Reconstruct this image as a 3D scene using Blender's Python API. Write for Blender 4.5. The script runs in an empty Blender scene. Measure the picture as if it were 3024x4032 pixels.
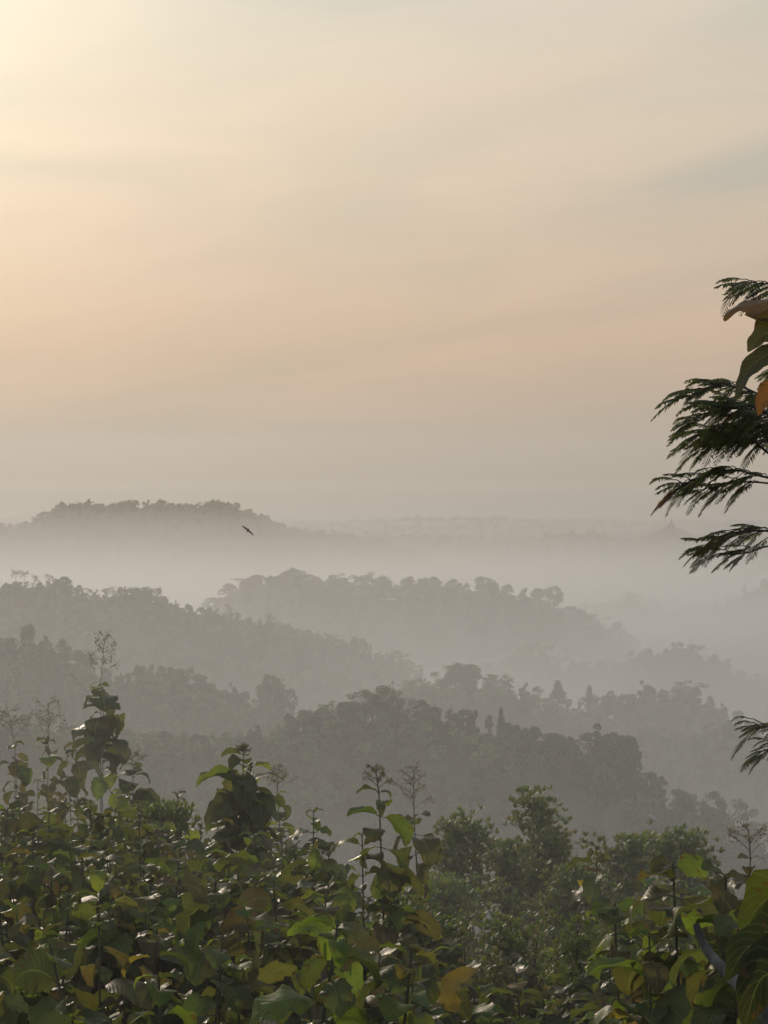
import bpy, math, random
import numpy as np
from mathutils import Vector, Matrix
R_ = math.radians
rng = np.random.default_rng(7)
random.seed(7)
scene = bpy.context.scene
C = scene.collection

# ------------------------------------------------------------------ camera
FPX = 8629.0                      # focal length in pixels of the 3024 x 4032 frame
HOR = 1780.0                      # row of the horizon
PITCH = math.atan((2016 - HOR) / FPX)
cam = bpy.data.cameras.new('camera')
cam.sensor_fit = 'VERTICAL'; cam.sensor_height = 36.0
cam.lens = 36.0 * FPX / 4032.0
cam.clip_start = 0.1; cam.clip_end = 40000
camo = bpy.data.objects.new('camera', cam); C.objects.link(camo)
camo.location = (0, 0, 0); camo.rotation_euler = (R_(90) - PITCH, 0, 0)
scene.camera = camo

# ------------------------------------------------------------------ exposure and light
scene.view_settings.view_transform = 'Standard'
scene.view_settings.look = 'None'
scene.view_settings.exposure = EXPOSURE = -0.7
scene.view_settings.gamma = 1.0
SUN_AZ, SUN_EL = -17.5, 14.0
sdir = Vector((math.sin(R_(SUN_AZ)) * math.cos(R_(SUN_EL)), math.cos(R_(SUN_AZ)) * math.cos(R_(SUN_EL)), math.sin(R_(SUN_EL))))
sun = bpy.data.lights.new('sun', 'SUN'); sun.energy = 2.0; sun.angle = R_(1.5); sun.color = (1.0, 0.83, 0.64)
suno = bpy.data.objects.new('sun', sun); C.objects.link(suno)
suno.rotation_euler = sdir.to_track_quat('Z', 'Y').to_euler()
suno.location = (-60, 150, 60)

def lin(r, g, b):
    f = lambda c: (c / 255 / 12.92) if c / 255 <= 0.04045 else ((c / 255 + 0.055) / 1.055) ** 2.4
    return (f(r), f(g), f(b), 1.0)

world = bpy.data.worlds.new('World'); scene.world = world; world.use_nodes = True
nt = world.node_tree; nt.nodes.clear()
N = nt.nodes.new; L = nt.links.new
def node(tree, typ, **kw):
    n = tree.nodes.new(typ)
    for k, v in kw.items(): setattr(n, k, v)
    return n
def mathn(tree, op, a, b=None, clamp=False):
    n = tree.nodes.new('ShaderNodeMath'); n.operation = op; n.use_clamp = clamp
    for i, v in enumerate((a, b)):
        if v is None: continue
        if isinstance(v, (int, float)): n.inputs[i].default_value = v
        else: tree.links.new(v, n.inputs[i])
    return n.outputs[0]
def mixc(tree, blend, fac, a, b):
    n = tree.nodes.new('ShaderNodeMix'); n.data_type = 'RGBA'; n.blend_type = blend
    for i, v in ((0, fac), (6, a), (7, b)):
        if isinstance(v, (int, float)): n.inputs[i].default_value = v
        elif isinstance(v, (tuple, list)): n.inputs[i].default_value = v
        else: tree.links.new(v, n.inputs[i])
    return n.outputs[2]
def ramp(tree, fac, stops, interp='LINEAR'):
    n = tree.nodes.new('ShaderNodeValToRGB'); cr = n.color_ramp; cr.interpolation = interp
    while len(cr.elements) > 1: cr.elements.remove(cr.elements[-1])
    cr.elements[0].position = stops[0][0]; cr.elements[0].color = stops[0][1]
    for p, c in stops[1:]:
        e = cr.elements.new(p); e.color = c
    tree.links.new(fac, n.inputs[0]); return n.outputs[0]

tc = N('ShaderNodeTexCoord'); sep = N('ShaderNodeSeparateXYZ'); L(tc.outputs['Generated'], sep.inputs[0])
sky = N('ShaderNodeTexSky'); sky.sky_type = 'NISHITA'; sky.sun_disc = False
sky.sun_elevation = R_(SUN_EL); sky.sun_rotation = R_(SUN_AZ); sky.dust_density = 6.0; sky.air_density = 1.2; sky.altitude = 400
# veil of morning cloud: tone by height above the horizon
el = mathn(nt, 'DIVIDE', mathn(nt, 'ADD', sep.outputs[2], 0.1), 0.6, True)
zp = lambda deg: min(1.0, (math.sin(R_(deg)) + 0.1) / 0.6)
veil = ramp(nt, el, [(0.0, lin(165, 158, 146)), (zp(-1.0), lin(190, 178, 162)), (zp(0.5), lin(195, 180, 162)), (zp(2.4), lin(211, 186, 161)),
                     (zp(4.2), lin(216, 193, 170)), (zp(7), lin(220, 204, 182)), (zp(10), lin(223, 211, 190)),
                     (zp(13.5), lin(226, 218, 201)), (1.0, lin(176, 184, 192))], 'B_SPLINE')
# thin streaks of high cloud, laid out by direction
mp = N('ShaderNodeMapping'); mp.vector_type = 'TEXTURE'; mp.inputs['Scale'].default_value = (1 / 3.2, 1 / 3.2, 1 / 17.0); mp.inputs['Rotation'].default_value = (0, R_(-9), 0)
L(tc.outputs['Generated'], mp.inputs[0])
nz = N('ShaderNodeTexNoise'); nz.inputs['Scale'].default_value = 1.6; nz.inputs['Detail'].default_value = 7; nz.inputs['Roughness'].default_value = 0.55
nz.inputs['Distortion'].default_value = 0.6
L(mp.outputs[0], nz.inputs[0])
streak = ramp(nt, nz.outputs[0], [(0.36, (0.925, 0.955, 0.965, 1)), (0.50, (0.985, 0.985, 0.985, 1)), (0.64, (1.055, 1.03, 1.015, 1))])
veil = mixc(nt, 'MULTIPLY', 1.0, veil, streak)
# a blue grey bank of cloud high on the right and a smaller one high in the middle
def bank(az, elv, wa, we, tilt, col, veil):
    c = Vector((math.sin(R_(az)) * math.cos(R_(elv)), math.cos(R_(az)) * math.cos(R_(elv)), math.sin(R_(elv))))
    ex = Vector((c.y, -c.x, 0)).normalized(); ey = ex.cross(c) * -1 if ex.cross(c).z < 0 else ex.cross(c)
    ex, ey = ex * math.cos(R_(tilt)) + ey * math.sin(R_(tilt)), ey * math.cos(R_(tilt)) - ex * math.sin(R_(tilt))
    def comp(v, w):
        d_ = N('ShaderNodeVectorMath'); d_.operation = 'DOT_PRODUCT'; L(tc.outputs['Generated'], d_.inputs[0]); d_.inputs[1].default_value = v
        q = mathn(nt, 'DIVIDE', mathn(nt, 'SUBTRACT', d_.outputs['Value'], v.dot(c)), math.sin(R_(w)))
        return mathn(nt, 'MULTIPLY', q, q)
    s2 = mathn(nt, 'ADD', comp(ex, wa), comp(ey, we))
    s2 = mathn(nt, 'ADD', s2, mathn(nt, 'MULTIPLY', mathn(nt, 'SUBTRACT', nz.outputs[0], 0.5), 3.0))
    m_ = mathn(nt, 'EXPONENT', mathn(nt, 'MULTIPLY', mathn(nt, 'MAXIMUM', s2, 0.0), -1.0))
    return mixc(nt, 'MULTIPLY', m_, veil, col)
veil = bank(10.5, 7.4, 5.0, 1.0, 10, (0.86, 0.92, 0.97, 1), veil)
veil = bank(-1.5, 11.7, 4.0, 0.7, -6, (0.93, 0.965, 0.99, 1), veil)
veil = bank(-10, 7.6, 5.0, 0.35, -9, (0.955, 0.975, 0.98, 1), veil)
veil = bank(4, 9.6, 5.0, 0.6, 8, (1.03, 0.995, 0.985, 1), veil)
# glow round the veiled sun
dot = N('ShaderNodeVectorMath'); dot.operation = 'DOT_PRODUCT'; L(tc.outputs['Generated'], dot.inputs[0]); dot.inputs[1].default_value = sdir
ang = mathn(nt, 'MULTIPLY', mathn(nt, 'ARCCOSINE', dot.outputs['Value']), 57.2958)
g1 = mathn(nt, 'EXPONENT', mathn(nt, 'MULTIPLY', mathn(nt, 'POWER', mathn(nt, 'DIVIDE', ang, 8.0), 2.0), -1.0))
g2 = mathn(nt, 'EXPONENT', mathn(nt, 'MULTIPLY', ang, -1 / 17.0))
glow = mixc(nt, 'MIX', 1.0, (0, 0, 0, 1), (0.26, 0.25, 0.19, 1))
v1 = N('ShaderNodeVectorMath'); v1.operation = 'SCALE'; L(glow, v1.inputs[0]); L(g1, v1.inputs['Scale'])
fac2 = mathn(nt, 'ADD', mathn(nt, 'MULTIPLY', g2, 0.62), 0.76)
v2 = N('ShaderNodeVectorMath'); v2.operation = 'SCALE'; L(veil, v2.inputs[0]); L(fac2, v2.inputs['Scale'])
va = N('ShaderNodeVectorMath'); va.operation = 'ADD'; L(v1.outputs[0], va.inputs[0]); L(v2.outputs[0], va.inputs[1])
back = ramp(nt, mathn(nt, 'DIVIDE', ang, 180.0), [(0.0, (1, 1, 1, 1)), (0.25, (1.0, 1.02, 1.05, 1)), (0.6, (0.85, 0.95, 1.1, 1)), (1.0, (0.75, 0.88, 1.05, 1))])
vb = mixc(nt, 'MULTIPLY', 1.0, va.outputs[0], back)
sc = N('ShaderNodeVectorMath'); sc.operation = 'SCALE'; L(vb, sc.inputs[0]); sc.inputs['Scale'].default_value = 10.0 * 2 ** (-EXPOSURE)
fin = mixc(nt, 'MIX', 0.04, sc.outputs[0], sky.outputs[0])
bg = N('ShaderNodeBackground'); bg.inputs['Strength'].default_value = 0.1; L(fin, bg.inputs[0])
wo = N('ShaderNodeOutputWorld'); L(bg.outputs[0], wo.inputs['Surface'])
scene.cycles.volume_bounces = 1
scene.cycles.max_bounces = 6; scene.cycles.diffuse_bounces = 3; scene.cycles.transmission_bounces = 4
scene.cycles.use_denoising = True

# ------------------------------------------------------------------ helpers
def P(px, py, d):
    """point seen at (px, py) of the 3024 x 4032 frame, standing d metres ahead of the camera"""
    u = (2016 - py) / FPX
    t = d / (math.cos(PITCH) + u * math.sin(PITCH))
    return np.array([(px - 1512) / FPX * t, d, t * (-math.sin(PITCH) + u * math.cos(PITCH))])
def z_of(py, d):
    u = (2016 - np.asarray(py, float)) / FPX
    t = d / (math.cos(PITCH) + u * math.sin(PITCH))
    return t * (-math.sin(PITCH) + u * math.cos(PITCH))
def px_of(x, y): return 1512 + FPX * x / np.maximum(y, 1e-3)

def tag(o, label=None, cat=None, group=None, kind=None):
    if label: o['label'] = label
    if cat: o['category'] = cat
    if group: o['group'] = group
    if kind: o['kind'] = kind
    return o
def link(name, me, parent=None, loc=None):
    o = bpy.data.objects.new(name, me); C.objects.link(o)
    if parent is not None: o.parent = parent
    if loc is not None: o.location = loc
    return o
def empty(name, loc, label=None, cat=None, group=None):
    o = bpy.data.objects.new(name, None); C.objects.link(o); o.location = loc; o.empty_display_size = 0.3
    return tag(o, label, cat, group)
def mesh(name, V, F, mat, tint=None, uv=None, smooth=True):
    """V (n,3); F (m,k) one polygon size; tint (n,3) per vertex; uv (n,2) per vertex"""
    V = np.asarray(V, np.float32); F = np.asarray(F, np.int32)
    me = bpy.data.meshes.new(name)
    m, k = F.shape
    me.vertices.add(len(V)); me.vertices.foreach_set('co', V.ravel())
    me.loops.add(m * k); me.loops.foreach_set('vertex_index', F.ravel())
    me.polygons.add(m)
    me.polygons.foreach_set('loop_start', np.arange(0, m * k, k, dtype=np.int32))
    if smooth: me.polygons.foreach_set('use_smooth', np.ones(m, bool))
    if tint is not None:
        a = me.color_attributes.new('tint', 'FLOAT_COLOR', 'POINT')
        c = np.ones((len(V), 4), np.float32); c[:, :3] = tint; a.data.foreach_set('color', c.ravel())
    if uv is not None:
        l = me.uv_layers.new(name='UVMap'); l.data.foreach_set('uv', np.asarray(uv, np.float32)[F.ravel()].ravel())
    me.update(calc_edges=True); me.validate()
    me.materials.append(mat)
    return me
class Soup:
    """collects quads with tint"""
    def __init__(s): s.V = []; s.F = []; s.T = []; s.U = []; s.n = 0
    def add(s, V, F, T, U=None):
        V = np.asarray(V, float).reshape(-1, 3)
        T = np.broadcast_to(np.asarray(T, float), (len(V), 3))
        s.V.append(V); s.F.append(np.asarray(F) + s.n); s.T.append(T)
        s.U.append(np.zeros((len(V), 2)) if U is None else np.asarray(U).reshape(-1, 2)); s.n += len(V)
    def me(s, name, mat, smooth=True):
        return mesh(name, np.concatenate(s.V), np.concatenate(s.F), mat, np.concatenate(s.T), np.concatenate(s.U), smooth)

def tube(soup, pts, rad, tint, n=6):
    pts = np.asarray(pts, float); m = len(pts); rad = np.broadcast_to(np.asarray(rad, float), (m,))
    d = np.gradient(pts, axis=0); d /= np.linalg.norm(d, axis=1)[:, None] + 1e-9
    ref = np.array([0.0, 0, 1]) if abs(d[0][2]) < 0.9 else np.array([1.0, 0, 0])
    a = np.cross(d, ref); a /= np.linalg.norm(a, axis=1)[:, None] + 1e-9
    b = np.cross(d, a)
    th = np.linspace(0, 2 * math.pi, n, endpoint=False)
    V = pts[:, None] + rad[:, None, None] * (np.cos(th)[None, :, None] * a[:, None] + np.sin(th)[None, :, None] * b[:, None])
    i = np.arange(m - 1)[:, None] * n; j = np.arange(n)[None]; j2 = (j + 1) % n
    F = np.stack([i + j, i + j2, i + n + j2, i + n + j], -1).reshape(-1, 4)
    U = np.stack(np.broadcast_arrays(np.linspace(0, 1, m)[:, None], np.linspace(0, 1, n)[None]), -1)
    soup.add(V.reshape(-1, 3), F, tint, U)
def curve_pts(ctrl, n=12):
    ctrl = np.asarray(ctrl, float); m = len(ctrl)
    t = np.linspace(0, m - 1, n); out = []
    for x in t:
        i = min(int(x), m - 2); f = x - i
        p0 = ctrl[max(i - 1, 0)]; p1 = ctrl[i]; p2 = ctrl[i + 1]; p3 = ctrl[min(i + 2, m - 1)]
        out.append(0.5 * ((2 * p1) + (-p0 + p2) * f + (2 * p0 - 5 * p1 + 4 * p2 - p3) * f * f + (-p0 + 3 * p1 - 3 * p2 + p3) * f ** 3))
    return np.array(out)

# ------------------------------------------------------------------ materials
def new_mat(name):
    m = bpy.data.materials.new(name); m.use_nodes = True; t = m.node_tree; t.nodes.clear()
    return m, t
def leaf_material(name, trans=0.35, rough=0.36, spec=0.5, veins=True, coat=0.0):
    m, t = new_mat(name)
    at = node(t, 'ShaderNodeAttribute', attribute_name='tint')
    col = at.outputs['Color']
    nz = node(t, 'ShaderNodeTexNoise'); nz.inputs['Scale'].default_value = 7.0; nz.inputs['Detail'].default_value = 4
    g = node(t, 'ShaderNodeTexCoord'); t.links.new(g.outputs['Object'], nz.inputs[0])
    col = mixc(t, 'MULTIPLY', 1.0, col, ramp(t, nz.outputs[0], [(0.3, (0.72, 0.74, 0.7, 1)), (0.7, (1.2, 1.18, 1.1, 1))]))
    pr = node(t, 'ShaderNodeBsdfPrincipled'); tr = node(t, 'ShaderNodeBsdfTranslucent')
    if veins:
        s = node(t, 'ShaderNodeSeparateXYZ'); t.links.new(g.outputs['UV'], s.inputs[0])
        av = mathn(t, 'ABSOLUTE', mathn(t, 'SUBTRACT', s.outputs[1], 0.5))
        mid = mathn(t, 'LESS_THAN', av, 0.022)
        ph = mathn(t, 'MULTIPLY', mathn(t, 'SUBTRACT', s.outputs[0], mathn(t, 'MULTIPLY', av, 0.45)), 11.0)
        fr = mathn(t, 'ABSOLUTE', mathn(t, 'SUBTRACT', mathn(t, 'FRACT', ph), 0.5))
        side = mathn(t, 'LESS_THAN', fr, 0.06)
        vf = mathn(t, 'MAXIMUM', mid, mathn(t, 'MULTIPLY', side, 0.6))
        col = mixc(t, 'MIX', mathn(t, 'MULTIPLY', vf, 0.3), col, (0.22, 0.26, 0.10, 1))
        sp = node(t, 'ShaderNodeTexNoise'); sp.inputs['Scale'].default_value = 26.0; sp.inputs['Detail'].default_value = 3; t.links.new(g.outputs['Object'], sp.inputs[0])
        sf = ramp(t, mathn(t, 'ADD', sp.outputs[0], mathn(t, 'MULTIPLY', av, 0.22)), [(0.66, (0, 0, 0, 1)), (0.72, (1, 1, 1, 1))])
        col = mixc(t, 'MIX', mathn(t, 'MULTIPLY', sf, 0.75), col, (0.085, 0.05, 0.025, 1))
        t.links.new(ramp(t, nz.outputs[0], [(0.35, (0.28, 0.28, 0.28, 1)), (0.65, (0.62, 0.62, 0.62, 1))]), pr.inputs['Roughness'])
        bmp = node(t, 'ShaderNodeBump'); bmp.inputs['Strength'].default_value = 0.22; bmp.inputs['Distance'].default_value = 0.01
        t.links.new(mathn(t, 'ADD', mathn(t, 'MULTIPLY', fr, 1.6), mathn(t, 'MULTIPLY', nz.outputs[0], 0.6)), bmp.inputs['Height'])
        t.links.new(bmp.outputs[0], pr.inputs['Normal'])
    t.links.new(col, pr.inputs['Base Color']); pr.inputs['Roughness'].default_value = rough
    pr.inputs['Specular IOR Level'].default_value = spec
    tcol = mixc(t, 'MULTIPLY', 1.0, col, (2.6, 2.5, 1.0, 1)); t.links.new(tcol, tr.inputs[0])
    mx = node(t, 'ShaderNodeMixShader'); mx.inputs[0].default_value = trans
    t.links.new(pr.outputs[0], mx.inputs[1]); t.links.new(tr.outputs[0], mx.inputs[2])
    o = node(t, 'ShaderNodeOutputMaterial'); t.links.new(mx.outputs[0], o.inputs[0])
    return m
def bark_material(name, scale=18.0):
    m, t = new_mat(name)
    at = node(t, 'ShaderNodeAttribute', attribute_name='tint'); g = node(t, 'ShaderNodeTexCoord')
    mp = node(t, 'ShaderNodeMapping'); mp.inputs['Scale'].default_value = (1, 1, 0.3); t.links.new(g.outputs['Object'], mp.inputs[0])
    nz = node(t, 'ShaderNodeTexNoise'); nz.inputs['Scale'].default_value = scale; nz.inputs['Detail'].default_value = 6
    t.links.new(mp.outputs[0], nz.inputs[0])
    col = mixc(t, 'MULTIPLY', 1.0, at.outputs['Color'], ramp(t, nz.outputs[0], [(0.35, (0.45, 0.45, 0.45, 1)), (0.65, (1.3, 1.3, 1.3, 1))]))
    pr = node(t, 'ShaderNodeBsdfPrincipled'); t.links.new(col, pr.inputs['Base Color']); pr.inputs['Roughness'].default_value = 0.85
    b = node(t, 'ShaderNodeBump'); b.inputs['Strength'].default_value = 0.6; b.inputs['Distance'].default_value = 0.02
    t.links.new(nz.outputs[0], b.inputs['Height']); t.links.new(b.outputs[0], pr.inputs['Normal'])
    o = node(t, 'ShaderNodeOutputMaterial'); t.links.new(pr.outputs[0], o.inputs[0])
    return m
def plain_material(name, c1, c2, scale, rough=0.9):
    m, t = new_mat(name)
    g = node(t, 'ShaderNodeTexCoord'); nz = node(t, 'ShaderNodeTexNoise'); nz.inputs['Scale'].default_value = scale; nz.inputs['Detail'].default_value = 8
    t.links.new(g.outputs['Object'], nz.inputs[0])
    pr = node(t, 'ShaderNodeBsdfPrincipled'); t.links.new(ramp(t, nz.outputs[0], [(0.35, c1), (0.65, c2)]), pr.inputs['Base Color'])
    pr.inputs['Roughness'].default_value = rough
    o = node(t, 'ShaderNodeOutputMaterial'); t.links.new(pr.outputs[0], o.inputs[0])
    return m
M_leaf = leaf_material('broad_leaf', 0.42, 0.38, 0.13)
M_dry = leaf_material('dry_leaf', 0.22, 0.55, 0.3)
M_small = leaf_material('small_leaf', 0.35, 0.5, 0.35, veins=False)
M_far = leaf_material('far_foliage', 0.25, 0.7, 0.2, veins=False)
M_bark = bark_material('bark')
M_soil = plain_material('soil', (0.03, 0.035, 0.015, 1), (0.07, 0.065, 0.035, 1), 0.25)
M_stone = plain_material('andesite', (0.05, 0.05, 0.048, 1), (0.12, 0.115, 0.11, 1), 0.4)
M_paint = plain_material('pale_render', (0.6, 0.6, 0.64, 1), (0.75, 0.74, 0.78, 1), 0.2)
M_steel = plain_material('steel', (0.2, 0.2, 0.21, 1), (0.35, 0.35, 0.36, 1), 1.0, 0.5)
M_bird = plain_material('feathers', (0.012, 0.01, 0.009, 1), (0.03, 0.024, 0.02, 1), 6.0, 0.7)

# ------------------------------------------------------------------ terrain
# each ridge: skyline of its tree tops as (px, py) control points, distance, typical tree height, front slope, tree spacing
RIDGES = {
 'far':    dict(d=4550, h=10, sf=.10, pts=[(-700,2070),(600,2062),(1300,2050),(1500,2038),(1800,2032),(2100,2036),(2400,2040),(2700,2052),(3024,2050),(3700,2060)]),
 'plain':  dict(d=3700, h=12, sf=.10, pts=[(-700,2120),(900,2118),(1300,2110),(1500,2114),(1750,2106),(1980,2108),(2100,2104),(2180,2090),(2240,2086),(2290,2088),(2330,2068),(2370,2082),(2420,2102),(2480,2112),(2560,2096),(2640,2090),(2750,2096),(2830,2108),(2860,2108),(2890,2088),(2940,2090),(3000,2106),(3100,2108),(3700,2110)]),
 'dome':   dict(d=2500, h=13, sf=.30, pts=[(-700,2100),(-200,2075),(0,2065),(110,2055),(180,2010),(240,1978),(300,1975),(370,1985),(430,1990),(480,1976),(540,1975),(555,1992),(580,1974),(640,1974),(700,1985),(790,1990),(830,1974),(900,1975),(950,1990),(1000,2010),(1080,2042),(1110,2072),(1250,2095),(1400,2110),(1560,2130),(1750,2210),(1900,2290)]),
 'mistyright': dict(d=1900, h=12, sf=.25, pts=[(1900,2450),(2150,2400),(2300,2375),(2400,2365),(2450,2335),(2510,2335),(2570,2375),(2640,2400),(2750,2385),(2850,2370),(2900,2325),(2960,2290),(3024,2280),(3300,2265),(3700,2260)]),
 'middle': dict(d=1450, h=14, sf=.35, pts=[(620,2480),(760,2400),(830,2365),(860,2330),(910,2285),(1000,2265),(1100,2262),(1160,2235),(1205,2262),(1280,2275),(1340,2258),(1400,2268),(1440,2270),(1480,2255),(1520,2282),(1590,2266),(1700,2270),(1800,2275),(1830,2305),(1850,2275),(1900,2268),(2000,2300),(2080,2318),(2180,2310),(2205,2370),(2290,2400),(2400,2420),(2470,2480),(2560,2560),(2700,2640),(2900,2720)]),
 'hump':   dict(d=1270, h=11, sf=.35, pts=[(1800,2680),(1950,2600),(2050,2572),(2200,2580),(2330,2620),(2440,2600),(2480,2570),(2560,2548),(2610,2555),(2700,2540),(2790,2565),(2880,2600),(2950,2650),(3024,2645),(3200,2640),(3700,2600)]),
 'left':   dict(d=1030, h=7.5, sf=.38, pts=[(-700,2150),(-300,2220),(0,2290),(60,2285),(120,2290),(180,2280),(250,2278),(300,2300),(400,2330),(440,2312),(590,2312),(630,2345),(700,2368),(800,2390),(900,2405),(1000,2430),(1120,2450),(1200,2475),(1300,2490),(1420,2510),(1480,2560),(1560,2580),(1640,2620),(1750,2690),(1850,2760),(2000,2850)]),
 'spur':   dict(d=840, h=8.5, sf=.35, pts=[(1250,2860),(1430,2720),(1520,2685),(1620,2670),(1700,2665),(1760,2625),(1810,2605),(1870,2622),(1900,2660),(2000,2655),(2080,2690),(2150,2742),(2220,2755),(2310,2745),(2400,2720),(2480,2732),(2540,2695),(2620,2715),(2700,2695),(2770,2705),(2820,2755),(2900,2790),(2970,2830),(3060,2860),(3300,2900),(3700,2950)]),
 'knoll':  dict(d=680, h=7.5, sf=.36, pts=[(-700,2450),(-300,2480),(0,2510),(60,2500),(110,2462),(170,2500),(250,2520),(330,2570),(400,2620),(480,2655),(540,2620),(620,2610),(700,2622),(770,2628),(820,2685),(880,2692),(930,2682),(970,2730),(1020,2690),(1080,2652),(1120,2730),(1200,2800),(1400,2900)]),
 'lower':  dict(d=760, h=8, sf=.3, pts=[(2200,3000),(2420,2900),(2500,2880),(2550,2855),(2620,2880),(2760,2880),(2840,2840),(2900,2830),(2980,2850),(3060,2880),(3300,2900),(3700,2960)]),
 'near':   dict(d=520, h=7.5, sf=.33, pts=[(-700,2760),(-200,2800),(200,2840),(500,2830),(800,2860),(1050,2840),(1170,2800),(1250,2772),(1380,2762),(1430,2728),(1470,2705),(1530,2722),(1570,2760),(1630,2742),(1700,2770),(1760,2790),(1850,2790),(1900,2800),(1950,2832),(2010,2840),(2100,2860),(2180,2880),(2260,2905),(2310,2935),(2335,2870),(2370,2852),(2410,2895),(2480,2900),(2520,2965),(2570,3045),(2630,3068),(2700,3112),(2860,3122),(2910,3190),(3000,3270),(3200,3380),(3500,3500),(3700,3540)]),
}
NEAR_Y = [-400, -60, -3, 0, 3, 8, 15, 25, 60, 120, 250, 350, 420, 600, 900, 1400, 30000]
NEAR_Z = [6, 3, -1.6, -1.7, -2.2, -5.6, -8.0, -10.8, -20, -40, -76, -100, -112, -128, -142, -152, -152]
for k, r in RIDGES.items():
    p = np.array(r['pts'], float)
    gx = np.arange(p[0, 0], p[-1, 0], 10.0)
    top = np.interp(gx, p[:, 0], p[:, 1])
    # ground crest: lower envelope of the tree line, smoothed, one tree height below
    w = int(max(2, r['h'] * .7 * FPX / r['d'] / 10))
    env = np.array([top[max(0, i - w):i + w + 1].max() for i in range(len(top))])
    ker = np.hanning(2 * w + 3); ker /= ker.sum()
    sm = np.convolve(np.pad(env, w + 1, mode='edge'), ker, 'valid')[:len(gx)]
    r['gx'] = gx; r['top'] = top; r['gz'] = z_of(sm, r['d']) - r['h'] * 0.85
    r['x0'], r['x1'] = p[0, 0], p[-1, 0]
def crest_d(r, px):
    # ridges bend a little in plan
    return r['d'] * (1 + 0.035 * np.sin(px / 520.0 + r['d'] * .01) + 0.012 * np.sin(px / 170.0 + r['d']))
def crest_z(r, px):
    z = np.interp(px, r['gx'], r['gz']) * (crest_d(r, px) / r['d'])
    fade = np.maximum(0, r['x0'] - px) + np.maximum(0, px - r['x1'])
    return z - fade * r['d'] / FPX * 0.25
def ground(x, y):
    x = np.asarray(x, float); y = np.asarray(y, float)
    z = np.interp(y, NEAR_Y, NEAR_Z)
    z = z + 0.012 * np.abs(x) * np.clip(y / 60, 0, 1) * 0
    px = px_of(x, y)
    for k, r in RIDGES.items():
        dk = crest_d(r, px); cz = crest_z(r, px)
        dy = y - dk
        zr = cz - np.where(dy < 0, -dy * r['sf'], dy * 0.33) - 0.0015 * 0
        zr = np.where(y > 60, zr, -1e4)
        k_ = 6.0 + 0 * z
        m = np.maximum(z, zr); z = m + k_ * 0.25 * np.exp(-np.abs(z - zr) / k_ * 2) * (y > 200)
    n = 1.2 * np.sin(x * .05 + y * .013) * np.sin(y * .041) * np.clip((y - 100) / 300, 0, 1)
    return z + n
th = np.concatenate([np.linspace(-180, -16, 42)[:-1], np.linspace(-16, 16, 240), np.linspace(16, 180, 42)[1:]])
rad = np.concatenate([[0.4, 1, 2, 3, 4.5, 6, 8, 10, 13, 17, 22, 28, 36, 48, 62, 80, 100, 125, 150, 180, 220], np.arange(250, 1600, 12), np.arange(1612, 2760, 14), np.arange(2790, 3500, 60), np.arange(3520, 3900, 20), np.geomspace(3960, 9000, 34)])
T, Rr = np.meshgrid(R_(1) * th, rad)
GX = Rr * np.sin(T); GY = Rr * np.cos(T)
GZ = ground(GX, GY)
nr, nth = T.shape
i, j = np.meshgrid(np.arange(nr - 1), np.arange(nth - 1), indexing='ij')
F = np.stack([i * nth + j, i * nth + j + 1, (i + 1) * nth + j + 1, (i + 1) * nth + j], -1).reshape(-1, 4)
gV = np.stack([GX, GY, GZ], -1).reshape(-1, 3)
gr = link('ground', mesh('ground', gV, F[:, ::-1], M_soil)); tag(gr, kind='structure')

# ------------------------------------------------------------------ tree kinds of the hills
GREENS = np.array([(.045, .07, .022), (.06, .085, .03), (.035, .058, .02), (.075, .085, .035), (.06, .065, .03), (.05, .08, .04)])
def leaf_cards(cent, nrm, size, g):
    """diamond leaf clumps: two triangles each as one bent quad"""
    n = len(cent)
    a = g.normal(size=(n, 3)); nrm = nrm + 0.75 * g.normal(size=(n, 3)); nrm /= np.linalg.norm(nrm, axis=1)[:, None] + 1e-9
    a = np.cross(nrm, a); a /= np.linalg.norm(a, axis=1)[:, None] + 1e-9; b = np.cross(nrm, a)
    s = size * g.uniform(.6, 1.3, (n, 1))
    V = np.stack([cent + a * s * .62, cent + b * s * .38 + nrm * s * .12, cent - a * s * .62, cent - b * s * .38 + nrm * s * .12], 1)
    F = np.arange(4 * n).reshape(n, 4)
    return V.reshape(-1, 3), F
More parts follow.
